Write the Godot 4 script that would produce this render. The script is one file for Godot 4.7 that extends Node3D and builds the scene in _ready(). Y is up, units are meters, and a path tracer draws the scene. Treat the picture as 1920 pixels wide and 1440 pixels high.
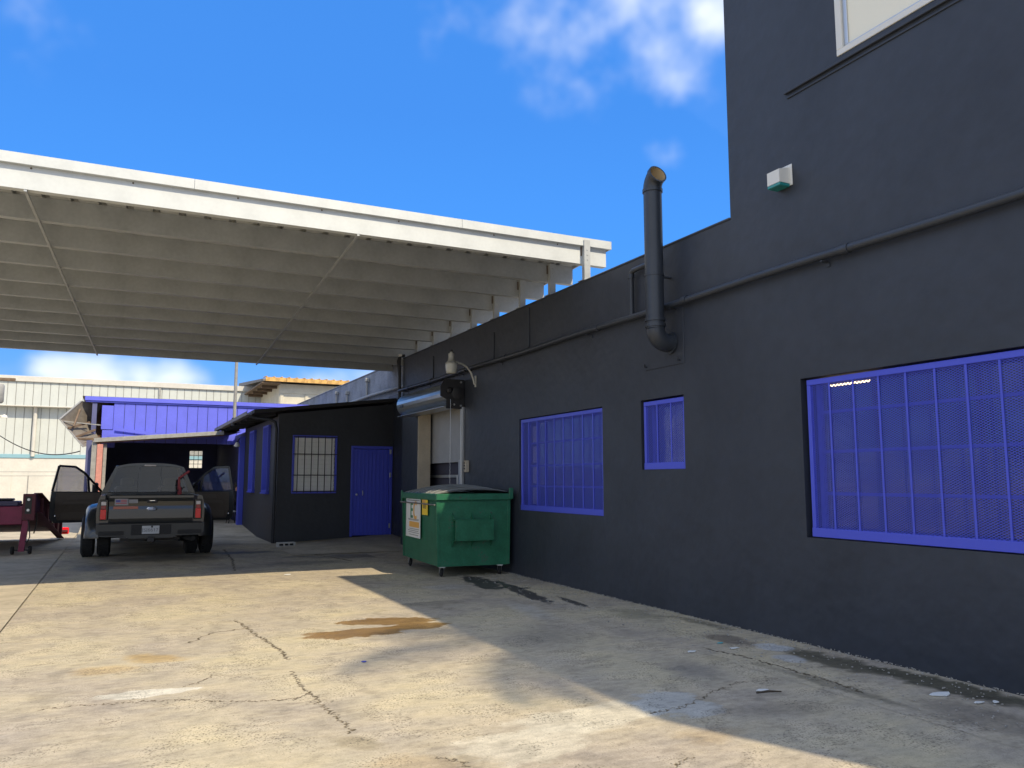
extends Node3D
# A concrete service yard beside a black painted building: metal canopy, dumpster, pickup truck in front of a blue garage.
# y up, metres. The yard's long wall stands in the plane x = WX and runs along -z.

const WX := 5.96
const F := 1510.0
const EYE := Vector3(0, 1.55, 0)
const YAW := 0.45022
const PITCH := 0.11865
var M := {}
var rng := RandomNumberGenerator.new()

# ---------------------------------------------------------------- pixel helpers (a pixel gives a direction only)
func ray(px: float, py: float) -> Vector3:
	var d := Vector3((px - 960.0) / F, -(py - 720.0) / F, -1.0)
	return Basis(Vector3.UP, -YAW) * (Basis(Vector3.RIGHT, PITCH) * d)
func gp(px: float, py: float, y := 0.0) -> Vector3:
	var r := ray(px, py)
	return EYE + r * ((y - EYE.y) / r.y)
func wp(px: float, py: float, x := WX) -> Vector3:
	var r := ray(px, py)
	return EYE + r * (x / r.x)
func zp(px: float, py: float, z: float) -> Vector3:
	var r := ray(px, py)
	return EYE + r * (z / r.z)

# ---------------------------------------------------------------- mesh builder
class MB:
	var v := PackedVector3Array()
	var n := PackedVector3Array()
	var uv := PackedVector2Array()
	func tri(a: Vector3, b: Vector3, c: Vector3, na: Vector3, nb: Vector3, nc: Vector3) -> void:
		if (b - a).cross(c - a).dot(na + nb + nc) > 0.0:
			v.append_array([a, c, b]); n.append_array([na, nc, nb])
		else:
			v.append_array([a, b, c]); n.append_array([na, nb, nc])
	func tri_uv(a: Vector3, b: Vector3, c: Vector3, nn: Vector3, ua: Vector2, ub: Vector2, uc: Vector2) -> void:
		if (b - a).cross(c - a).dot(nn) > 0.0:
			v.append_array([a, c, b]); uv.append_array([ua, uc, ub])
		else:
			v.append_array([a, b, c]); uv.append_array([ua, ub, uc])
		n.append_array([nn, nn, nn])
	func flat(a: Vector3, b: Vector3, c: Vector3, out: Vector3) -> void:
		var m := (b - a).cross(c - a).normalized()
		if m.dot(out) < 0.0: m = -m
		tri(a, b, c, m, m, m)
	func quad(a: Vector3, b: Vector3, c: Vector3, d: Vector3, out: Vector3) -> void:
		flat(a, b, c, out); flat(a, c, d, out)
	func squad(a: Vector3, b: Vector3, c: Vector3, d: Vector3, na: Vector3, nb: Vector3, nc: Vector3, nd: Vector3) -> void:
		tri(a, b, c, na, nb, nc); tri(a, c, d, na, nc, nd)
	# box with chamfered edges
	func box(c: Vector3, s: Vector3, ch := 0.0, b := Basis.IDENTITY) -> void:
		var h := s * 0.5
		var k: float = min(ch, 0.45 * min(s.x, min(s.y, s.z)))
		for a in 3:
			var p := (a + 1) % 3
			var q := (a + 2) % 3
			for sg in [-1.0, 1.0]:
				var o := Vector3.ZERO; o[a] = sg
				var pts := []
				for w in [[-1, -1], [1, -1], [1, 1], [-1, 1]]:
					var t := Vector3.ZERO
					t[a] = sg * h[a]; t[p] = w[0] * (h[p] - k); t[q] = w[1] * (h[q] - k)
					pts.append(c + b * t)
				quad(pts[0], pts[1], pts[2], pts[3], b * o)
			if k > 0.0:
				for s1 in [-1.0, 1.0]:
					for s2 in [-1.0, 1.0]:
						var o2 := Vector3.ZERO; o2[p] = s1; o2[q] = s2
						var e := []
						for w in [[-1, 0], [1, 0], [1, 1], [-1, 1]]:
							var t2 := Vector3.ZERO
							t2[a] = w[0] * (h[a] - k)
							t2[p] = s1 * (h[p] - (k if w[1] == 0 else 0.0))
							t2[q] = s2 * (h[q] - (0.0 if w[1] == 0 else k))
							e.append(c + b * t2)
						quad(e[0], e[1], e[2], e[3], b * o2)
		if k > 0.0:
			for sx in [-1.0, 1.0]:
				for sy in [-1.0, 1.0]:
					for sz in [-1.0, 1.0]:
						var sv := Vector3(sx, sy, sz)
						flat(c + b * (sv * Vector3(h.x, h.y - k, h.z - k)), c + b * (sv * Vector3(h.x - k, h.y, h.z - k)), c + b * (sv * Vector3(h.x - k, h.y - k, h.z)), b * sv)
	# box between two corner points
	func span(a: Vector3, b: Vector3, ch := 0.0) -> void:
		box((a + b) * 0.5, (b - a).abs(), ch)
	# straight bar of rectangular section from a to b; w across, t along 'up'
	func bar(a: Vector3, b: Vector3, w: float, t: float, up := Vector3.UP, ch := 0.0) -> void:
		var z := (b - a).normalized()
		var x := up.cross(z).normalized()
		var y := z.cross(x)
		box((a + b) * 0.5, Vector3(w, t, a.distance_to(b)), ch, Basis(x, y, z))
	func tube(pts: Array, r, seg := 12, caps := true) -> void:
		var k := pts.size()
		var t0: Vector3 = (pts[1] - pts[0]).normalized()
		var u := t0.cross(Vector3.UP if abs(t0.y) < 0.9 else Vector3.RIGHT).normalized()
		var rings := []; var norms := []
		for i in k:
			var t: Vector3
			if i == 0: t = t0
			elif i == k - 1: t = (pts[k - 1] - pts[k - 2]).normalized()
			else: t = ((pts[i + 1] - pts[i]).normalized() + (pts[i] - pts[i - 1]).normalized()).normalized()
			u = (u - t * u.dot(t)).normalized()
			var w := t.cross(u)
			var rr: float = r[i] if r is Array else r
			var ring := []; var nn := []
			for j in seg:
				var an := TAU * j / seg
				var d := u * cos(an) + w * sin(an)
				nn.append(d); ring.append(pts[i] + d * rr)
			rings.append(ring); norms.append(nn)
			if caps and (i == 0 or i == k - 1):
				var o := -t if i == 0 else t
				for j in seg: flat(pts[i], ring[j], ring[(j + 1) % seg], o)
		for i in k - 1:
			for j in seg:
				var j2 := (j + 1) % seg
				squad(rings[i][j], rings[i][j2], rings[i + 1][j2], rings[i + 1][j], norms[i][j], norms[i][j2], norms[i + 1][j2], norms[i + 1][j])
	# surface of revolution: prof = [[radius, height], ...] about local y of transform
	func lathe(prof: Array, tf: Transform3D, seg := 20, from := 0.0, to := TAU, hard := false) -> void:
		for i in prof.size() - 1:
			var a: Array = prof[i]; var b: Array = prof[i + 1]
			var dn := Vector2(b[1] - a[1], a[0] - b[0]).normalized()
			var d0 := dn; var d1 := dn
			if not hard:
				if i > 0:
					var q := Vector2(a[1] - prof[i - 1][1], prof[i - 1][0] - a[0]).normalized()
					if q.dot(dn) > 0.5: d0 = (dn + q).normalized()
				if i < prof.size() - 2:
					var q2 := Vector2(prof[i + 2][1] - b[1], b[0] - prof[i + 2][0]).normalized()
					if q2.dot(dn) > 0.5: d1 = (dn + q2).normalized()
			for j in seg:
				var a0: float = from + (to - from) * j / seg
				var a1: float = from + (to - from) * (j + 1) / seg
				var e0 := Vector3(cos(a0), 0, sin(a0)); var e1 := Vector3(cos(a1), 0, sin(a1))
				var up := Vector3.UP
				squad(tf * (e0 * a[0] + up * a[1]), tf * (e1 * a[0] + up * a[1]), tf * (e1 * b[0] + up * b[1]), tf * (e0 * b[0] + up * b[1]),
					tf.basis * (e0 * d0.x + up * d0.y), tf.basis * (e1 * d0.x + up * d0.y), tf.basis * (e1 * d1.x + up * d1.y), tf.basis * (e0 * d1.x + up * d1.y))
	# polygon in local xy pushed along local +z by depth
	func prism(poly: PackedVector2Array, tf: Transform3D, depth: float) -> void:
		var idx := Geometry2D.triangulate_polygon(poly)
		for i in range(0, idx.size(), 3):
			for s in [[0.0, -1.0], [depth, 1.0]]:
				var p := []
				for k in 3:
					var q: Vector2 = poly[idx[i + k]]
					p.append(tf * Vector3(q.x, q.y, s[0]))
				flat(p[0], p[1], p[2], tf.basis * Vector3(0, 0, s[1]))
		var cw := Geometry2D.is_polygon_clockwise(poly)
		for i in poly.size():
			var a := poly[i]; var b := poly[(i + 1) % poly.size()]
			var e := b - a
			var o := Vector3(-e.y, e.x, 0) if cw else Vector3(e.y, -e.x, 0)
			quad(tf * Vector3(a.x, a.y, 0), tf * Vector3(b.x, b.y, 0), tf * Vector3(b.x, b.y, depth), tf * Vector3(a.x, a.y, depth), tf.basis * o)
	# wall of rectangles minus holes: u along U, v along V, thickness t against N
	func holed(solid: Array, holes: Array, o: Vector3, U: Vector3, V: Vector3, N: Vector3, t: float) -> void:
		var us := []; var vs := []
		for r in solid + holes:
			for q in [r[0], r[1]]:
				if not us.has(q): us.append(q)
			for q in [r[2], r[3]]:
				if not vs.has(q): vs.append(q)
		us.sort(); vs.sort()
		var full := func(i: int, j: int) -> bool:
			if i < 0 or j < 0 or i >= us.size() - 1 or j >= vs.size() - 1: return false
			var cu: float = (us[i] + us[i + 1]) * 0.5; var cv: float = (vs[j] + vs[j + 1]) * 0.5
			for r in holes:
				if cu > r[0] and cu < r[1] and cv > r[2] and cv < r[3]: return false
			for r in solid:
				if cu > r[0] and cu < r[1] and cv > r[2] and cv < r[3]: return true
			return false
		for i in us.size() - 1:
			for j in vs.size() - 1:
				if not full.call(i, j): continue
				var a: Vector3 = o + U * us[i] + V * vs[j]; var b: Vector3 = o + U * us[i + 1] + V * vs[j]
				var c: Vector3 = o + U * us[i + 1] + V * vs[j + 1]; var d: Vector3 = o + U * us[i] + V * vs[j + 1]
				var k := -N * t
				quad(a, b, c, d, N); quad(a + k, b + k, c + k, d + k, -N)
				if not full.call(i - 1, j): quad(a, d, d + k, a + k, -U)
				if not full.call(i + 1, j): quad(b, c, c + k, b + k, U)
				if not full.call(i, j - 1): quad(a, b, b + k, a + k, -V)
				if not full.call(i, j + 1): quad(d, c, c + k, d + k, V)
	func mesh() -> ArrayMesh:
		var a := []
		a.resize(Mesh.ARRAY_MAX)
		a[Mesh.ARRAY_VERTEX] = v; a[Mesh.ARRAY_NORMAL] = n
		if uv.size() == v.size() and v.size() > 0: a[Mesh.ARRAY_TEX_UV] = uv
		var m := ArrayMesh.new()
		m.add_surface_from_arrays(Mesh.PRIMITIVE_TRIANGLES, a)
		return m

# ---------------------------------------------------------------- scene graph helpers
func numbered(p: Node, called: String) -> String:
	if not p.has_node(NodePath(called)): return called
	var i := 1
	while p.has_node(NodePath("%s_%03d" % [called, i])): i += 1
	return "%s_%03d" % [called, i]
func hang(o: Node3D, called: String, p: Node) -> Node3D:
	o.name = numbered(p, called)
	p.add_child(o)
	return o
func thing(called: String, label: String, category: String, at := Vector3.ZERO, turn := 0.0, group := "") -> Node3D:
	var o := Node3D.new()
	hang(o, called, self)
	o.position = at; o.rotation.y = turn
	tag(o, label, category, group)
	return o
func tag(o: Node, label: String, category: String, group := "") -> void:
	o.set_meta("label", label); o.set_meta("category", category)
	if group != "": o.set_meta("group", group)
func put(called: String, mb, mat: Material, p: Node = self) -> MeshInstance3D:
	var o := MeshInstance3D.new()
	o.mesh = mb.mesh() if mb is MB else mb
	o.material_override = mat
	hang(o, called, p)
	return o
func struct(called: String, mb, mat: Material) -> MeshInstance3D:
	var o := put(called, mb, mat)
	o.set_meta("kind", "structure")
	return o
func part_box(called: String, a: Vector3, b: Vector3, mat: Material, p: Node, ch := 0.004) -> MeshInstance3D:
	var m := MB.new(); m.span(a, b, ch)
	return put(called, m, mat, p)

# ---------------------------------------------------------------- materials
func lin(r: float, g: float, b: float) -> Color:
	return Color(r, g, b).linear_to_srgb()
func mat(c: Color, rough := 0.7, metal := 0.0) -> StandardMaterial3D:
	var m := StandardMaterial3D.new()
	m.albedo_color = c; m.roughness = rough; m.metallic = metal
	return m
# seamless texture running between colours (linear values) by noise
func noise_img(size: int, freq: float, seed_: int, octaves := 5, warp := 0.0) -> Image:
	var f := FastNoiseLite.new()
	f.seed = seed_; f.frequency = freq; f.fractal_octaves = octaves; f.noise_type = FastNoiseLite.TYPE_SIMPLEX_SMOOTH
	if warp > 0.0:
		f.domain_warp_enabled = true; f.domain_warp_amplitude = warp; f.domain_warp_frequency = freq
	return f.get_seamless_image(size, size)
func ramp_tex(imgs: Array, weights: Array, stops: Array, size: int) -> ImageTexture:
	# stops: [[t, Color linear], ...]
	var data := []
	for im in imgs:
		im.convert(Image.FORMAT_L8); data.append(im.get_data())
	var lut := PackedByteArray(); lut.resize(256 * 3)
	for i in 256:
		var t := i / 255.0
		var c: Color = stops[stops.size() - 1][1]
		for s in stops.size() - 1:
			if t <= stops[s + 1][0]:
				c = stops[s][1].lerp(stops[s + 1][1], clamp((t - stops[s][0]) / (stops[s + 1][0] - stops[s][0]), 0, 1)); break
		c = c.linear_to_srgb()
		for k in 3: lut[i * 3 + k] = int(clamp(c[k], 0, 1) * 255)
	var out := PackedByteArray(); out.resize(size * size * 3)
	for i in size * size:
		var s := 0.0
		for k in data.size(): s += data[k][i] * weights[k]
		var q := clampi(int(s), 0, 255) * 3
		out[i * 3] = lut[q]; out[i * 3 + 1] = lut[q + 1]; out[i * 3 + 2] = lut[q + 2]
	var im2 := Image.create_from_data(size, size, false, Image.FORMAT_RGB8, out)
	im2.generate_mipmaps()
	return ImageTexture.create_from_image(im2)
func worn(c: Color, spread: float, rough: float, scale: float, seed_: int, metal := 0.0, bump := 0.0) -> StandardMaterial3D:
	var coarse := noise_img(256, 0.012, seed_, 4)
	var fine := noise_img(256, 0.09, seed_ + 7, 3)
	var m := mat(Color.WHITE, rough, metal)
	m.albedo_texture = ramp_tex([coarse, fine], [0.62, 0.38], [[0.15, c * (1.0 - spread)], [0.5, c], [0.85, c * (1.0 + spread)]], 256)
	m.uv1_triplanar = true; m.uv1_world_triplanar = true
	m.uv1_scale = Vector3.ONE * scale
	if bump > 0.0:
		var g := noise_img(256, 0.07, seed_ + 3, 4)
		g.bump_map_to_normal_map(bump)
		g.generate_mipmaps()
		m.normal_enabled = true; m.normal_texture = ImageTexture.create_from_image(g)
	return m
func pane_mat(c: Color, alpha: float, rough := 0.02) -> StandardMaterial3D:
	var m := mat(Color(c.r, c.g, c.b, alpha), rough)
	m.transparency = BaseMaterial3D.TRANSPARENCY_ALPHA
	return m

# ---------------------------------------------------------------- sky
# air colours at the zenith, 25, 10 and 0 degrees above the horizon
const SKY := [Vector3(0.030, 0.137, 0.44), Vector3(0.046, 0.204, 0.615), Vector3(0.062, 0.268, 0.75), Vector3(0.29, 0.46, 0.71)]
func sky_image() -> Image:
	var w := 1536; var h := 768
	var f := FastNoiseLite.new(); f.seed = 11; f.frequency = 1.0; f.fractal_octaves = 6; f.fractal_gain = 0.55
	f.noise_type = FastNoiseLite.TYPE_SIMPLEX_SMOOTH
	var g := FastNoiseLite.new(); g.seed = 29; g.frequency = 1.0; g.fractal_octaves = 3
	# cloud centres: [direction, half width (rad), half height (rad), strength]
	var blobs := []
	for b in [[1175, 20, 0.150, 0.075, 0.74], [1050, 60, 0.085, 0.085, 0.60], [1270, 95, 0.055, 0.07, 0.70], [1330, 15, 0.05, 0.05, 0.9], [940, 60, 0.11, 0.06, 0.42], [860, 20, 0.08, 0.04, 0.40], [1243, 285, 0.024, 0.024, 0.6], [20, 30, 0.08, 0.06, 0.5],
			[215, 712, 0.10, 0.034, 0.95], [105, 692, 0.034, 0.022, 0.95], [370, 728, 0.09, 0.022, 0.62], [640, 215, 0.03, 0.012, 0.25], [690, 720, 0.12, 0.025, 0.7], [-30, 735, 0.08, 0.03, 0.35]]:
		blobs.append([ray(b[0], b[1]).normalized(), b[2], b[3], b[4]])
	var r := RandomNumberGenerator.new(); r.seed = 5
	for i in 140:
		# the same scattered cumulus goes on all round; the stretch of sky in view keeps only what the photograph shows
		var az := r.randf_range(0.0, TAU)
		var el := asin(r.randf_range(0.02, 0.97))
		var sz := r.randf_range(0.10, 0.26)
		if el < 0.75 and (az < 1.15 + sz or az > TAU - 0.25 - sz): continue
		blobs.append([Vector3(sin(az) * cos(el), sin(el), -cos(az) * cos(el)), sz, sz * r.randf_range(0.4, 0.65), r.randf_range(0.8, 1.25)])
	# cloud cover, drawn small and enlarged
	var mw := 512; var mh := 256
	var mk := PackedFloat32Array(); mk.resize(mw * mh)
	for y in mh / 2:
		var el := PI * 0.5 - PI * (y + 0.5) / mh
		var near := []
		for b in blobs:
			if abs(asin(b[0].y) - el) < b[2] * 1.6: near.append(b)
		for x in mw:
			var az := TAU * (x + 0.5) / mw
			var d := Vector3(sin(az) * cos(el), sin(el), -cos(az) * cos(el))
			var m := 0.0
			for b in near:
				var bd: Vector3 = b[0]
				if bd.dot(d) < 0.8: continue
				var side := Vector2(bd.z, -bd.x).normalized()
				var du: float = (d.x * side.x + d.z * side.y) / b[1]
				var dv: float = (el - asin(bd.y)) / b[2]
				var q: float = 1.0 - (du * du + dv * dv) * 0.42
				if q > 0.0: m = max(m, q * b[3])
			mk[y * mw + x] = m
	var mi := Image.create_from_data(mw, mh, false, Image.FORMAT_RF, mk.to_byte_array())
	mi.resize(w, h, Image.INTERPOLATE_BILINEAR)
	var cov := mi.get_data().to_float32_array()
	var sun := Vector3(0.375, 1.0, 0.898).normalized()
	var px := PackedFloat32Array(); px.resize(w * h * 3)
	for y in h:
		var el := PI * 0.5 - PI * (y + 0.5) / h
		var base: Vector3
		var e := rad_to_deg(el)
		if e > 25.0: base = SKY[1].lerp(SKY[0], clamp((e - 25.0) / 45.0, 0, 1))
		elif e > 10.0: base = SKY[2].lerp(SKY[1], (e - 10.0) / 15.0)
		elif e > 0.0: base = SKY[3].lerp(SKY[2], pow(e / 10.0, 0.7))
		else: base = Vector3(0.30, 0.32, 0.33)
		var ce := cos(el); var se := sin(el)
		for x in w:
			var c := base
			var i := (y * w + x) * 3
			if e > 0.0:
				var az := TAU * (x + 0.5) / w
				var d := Vector3(sin(az) * ce, se, -cos(az) * ce)
				# brighter, whiter air towards the sun
				var g0 := d.dot(sun)
				if g0 > 0.0:
					var au := 4.5 * exp(-3.0 * acos(min(g0, 1.0)))
					c += Vector3(0.20, 0.22, 0.24) * au
				var m := cov[y * w + x]
				if m > 0.01:
					var s := d * 7.0
					var nn := f.get_noise_3d(s.x * 1.5, s.y * 1.7, s.z * 1.5) * 0.48 + 0.5
					var a: float = clamp((m * 1.1 + nn * 1.0 - 0.86) * 1.15, 0.0, 1.0)
					a = a * a * (3.0 - 2.0 * a) * clamp(m * 1.1, 0.0, 1.0)
					if a > 0.0:
						var n2 := g.get_noise_3d(s.x * 0.5, s.y * 0.9 + 4.0, s.z * 0.5) * 0.5 + 0.5
						var cc := Vector3(0.56, 0.64, 0.74).lerp(Vector3(0.92, 0.93, 0.92), clamp(n2 * 1.5 - 0.3 + m * 0.25, 0.0, 1.0))
						c = c.lerp(cc, a * 0.88)
			px[i] = c.x; px[i + 1] = c.y; px[i + 2] = c.z
	return Image.create_from_data(w, h, false, Image.FORMAT_RGBF, px.to_byte_array())

# ---------------------------------------------------------------- concrete
var nz := []
func make_noises() -> void:
	for a in [[1, 0.55, 4], [2, 3.2, 4], [3, 28.0, 3], [4, 70.0, 2], [5, 1.7, 5], [6, 11.0, 3]]:
		var f := FastNoiseLite.new()
		f.seed = a[0] * 13; f.frequency = a[1]; f.fractal_octaves = a[2]; f.noise_type = FastNoiseLite.TYPE_SIMPLEX_SMOOTH
		nz.append(f)
# returns [albedo texture, height texture, roughness texture] for the concrete x0..x1, z0..z1 (z0 < z1)
# stains: [cx, cz, rx, rz, turn, Color(linear tint), amount, rough, edge softness]; cracks: arrays of Vector2(x, z) and width
func concrete(x0: float, x1: float, z0: float, z1: float, w: int, h: int, stains: Array, cracks: Array, tone: Color) -> Array:
	var col := PackedByteArray(); col.resize(w * h * 3)
	var hgt := PackedByteArray(); hgt.resize(w * h)
	var rgh := PackedByteArray(); rgh.resize(w * h)
	var lut := PackedByteArray(); lut.resize(1025)
	for i in 1025: lut[i] = int(round(Color(i / 1024.0, 0, 0).linear_to_srgb().r * 255.0))
	var n0: FastNoiseLite = nz[0]; var n1: FastNoiseLite = nz[1]; var n2: FastNoiseLite = nz[2]; var n3: FastNoiseLite = nz[3]; var n4: FastNoiseLite = nz[4]; var n5: FastNoiseLite = nz[5]
	for j in h:
		var z := z0 + (z1 - z0) * (j + 0.5) / h
		var row := []
		for s in stains:
			var reach: float = max(s[2], s[3]) * 1.6
			if abs(z - s[1]) < reach: row.append(s)
		for i in w:
			var x := x0 + (x1 - x0) * (i + 0.5) / w
			var a := n0.get_noise_2d(x, z)
			var b := n1.get_noise_2d(x * 0.55, z * 1.2)
			var c := n2.get_noise_2d(x, z)
			var d := n3.get_noise_2d(x, z)
			var e := n4.get_noise_2d(x + 40.0, z)
			var k := 1.0 + a * 0.26 + b * 0.15 + e * 0.20 + n5.get_noise_2d(x * 0.6, z * 1.3) * 0.16 + c * 0.15 + d * 0.12
			# trodden-in grime in streaks and islands
			var gm: float = clamp((n1.get_noise_2d(x * 0.9 + 7.0, z * 0.55) + n5.get_noise_2d(x * 0.35, z * 0.8) * 0.7 + e * 0.5 - 0.10) * 2.6, 0.0, 1.0)
			k *= 1.0 - gm * 0.22 * (0.75 + c * 0.8)
			# laitance worn off in places: aggregate and pits show
			var open: float = clamp((e * 1.3 + a * 0.6 + 0.12) * 2.2, 0.0, 1.0)
			var hh := 150.0 + c * 14.0 * (0.3 + open) + d * 10.0
			if open > 0.05:
				var pit := n5.get_noise_2d(x * 4.2, z * 4.2) * 0.5 + c * 0.45 + d * 0.5
				if pit > 0.36 - open * 0.10:
					k *= 1.0 - 0.52 * open; hh -= 55.0 * open
				elif pit < -0.36: k *= 1.0 + 0.16 * open
			if d + c * 0.6 > 0.60: k *= 0.60; hh -= 40.0
			var r := tone.r * k; var g := tone.g * k * (1.0 - 0.02 * b); var bl := tone.b * k * (1.0 - 0.14 * a - 0.08 * b)
			var ro := 0.86
			for s in row:
				var dx: float = x - s[0]; var dz: float = z - s[1]
				var cs: float = cos(s[4]); var sn: float = sin(s[4])
				var u: float = (dx * cs + dz * sn) / s[2]; var v: float = (-dx * sn + dz * cs) / s[3]
				var q: float = 1.0 - sqrt(u * u + v * v) + b * 0.40 + e * 0.28 + n5.get_noise_2d(x, z) * 0.10
				if q > 0.0:
					var am: float = clamp(q / s[8], 0.0, 1.0) * s[6]
					r = lerp(r, s[5].r * k, am); g = lerp(g, s[5].g * k, am); bl = lerp(bl, s[5].b * k, am)
					ro = lerp(ro, s[7], am)
			var o := (j * w + i)
			col[o * 3] = lut[clampi(int(r * 1024.0), 0, 1024)]; col[o * 3 + 1] = lut[clampi(int(g * 1024.0), 0, 1024)]; col[o * 3 + 2] = lut[clampi(int(bl * 1024.0), 0, 1024)]
			hgt[o] = clampi(int(hh), 0, 255); rgh[o] = int(ro * 255.0)
	# cracks: a wandering chain of dark crumbs, sunk below the surface
	var rr := RandomNumberGenerator.new(); rr.seed = 77
	var sx := w / (x1 - x0); var sz := h / (z1 - z0)
	for cr in cracks:
		var pts: Array = cr[0]; var wid: float = cr[1]
		for p in pts.size() - 1:
			var A: Vector2 = pts[p]; var B: Vector2 = pts[p + 1]
			var steps := int(A.distance_to(B) / 0.004) + 1
			for s in steps:
				var P := A.lerp(B, float(s) / steps)
				var t := P.x * 3.0 + P.y * 3.0
				P += Vector2(nz[1].get_noise_1d(t * 1.7) * 0.05 + nz[5].get_noise_1d(t * 0.6) * 0.010, nz[1].get_noise_1d(t * 1.9 + 90.0) * 0.05 + nz[5].get_noise_1d(t * 0.6 + 50.0) * 0.010)
				var rad: float = wid * 1.25 * (0.55 + 0.65 * abs(nz[4].get_noise_1d(t * 2.0 + 9.0)) * 2.0) * rr.randf_range(0.8, 1.1)
				if nz[4].get_noise_1d(t * 1.1 + 33.0) > 0.42: continue
				var ci := int((P.x - x0) * sx); var cj := int((P.y - z0) * sz)
				var ri := int(ceil(rad * sx)); var rj := int(ceil(rad * sz))
				for jj in range(max(cj - rj, 0), min(cj + rj + 1, h)):
					for ii in range(max(ci - ri, 0), min(ci + ri + 1, w)):
						var q := Vector2((ii - ci) / (rad * sx), (jj - cj) / (rad * sz)).length()
						if q > 1.0: continue
						var o := jj * w + ii
						hgt[o] = mini(hgt[o], int(30 + 60 * q))
						for k in 3: col[o * 3 + k] = mini(col[o * 3 + k], int([80, 70, 52][k] + 90 * q * q))
	var out := []
	for im in [Image.create_from_data(w, h, false, Image.FORMAT_RGB8, col), Image.create_from_data(w, h, false, Image.FORMAT_L8, hgt), Image.create_from_data(w, h, false, Image.FORMAT_L8, rgh)]:
		out.append(ImageTexture.create_from_image(im))
	return out
func slab_mat(t: Array) -> StandardMaterial3D:
	var m := mat(Color.WHITE, 1.0)
	m.albedo_texture = t[0]
	m.heightmap_enabled = true; m.heightmap_texture = t[1]; m.heightmap_scale = 0.9
	m.roughness_texture = t[2]; m.roughness_texture_channel = BaseMaterial3D.TEXTURE_CHANNEL_RED
	m.metallic_specular = 0.35
	return m
func sheet(x0: float, x1: float, z0: float, z1: float, y: float, nx := 24, nzz := 40, wave := 0.006) -> MB:
	var m := MB.new()
	for i in nx:
		for j in nzz:
			var c := []; var u := []
			for q in [[0, 0], [1, 0], [1, 1], [0, 1]]:
				var fx: float = float(i + q[0]) / nx; var fz: float = float(j + q[1]) / nzz
				var x: float = lerp(x0, x1, fx); var z: float = lerp(z0, z1, fz)
				c.append(Vector3(x, y + nz[0].get_noise_2d(x, z) * wave, z)); u.append(Vector2(fx, fz))
			m.tri_uv(c[0], c[1], c[2], Vector3.UP, u[0], u[1], u[2]); m.tri_uv(c[0], c[2], c[3], Vector3.UP, u[0], u[2], u[3])
	return m
func g2(px: float, py: float) -> Vector2:
	var p := gp(px, py)
	return Vector2(p.x, p.z)
func path(a: Array) -> Array:
	var o := []
	for i in range(0, a.size(), 2): o.append(g2(a[i], a[i + 1]))
	return o

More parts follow.
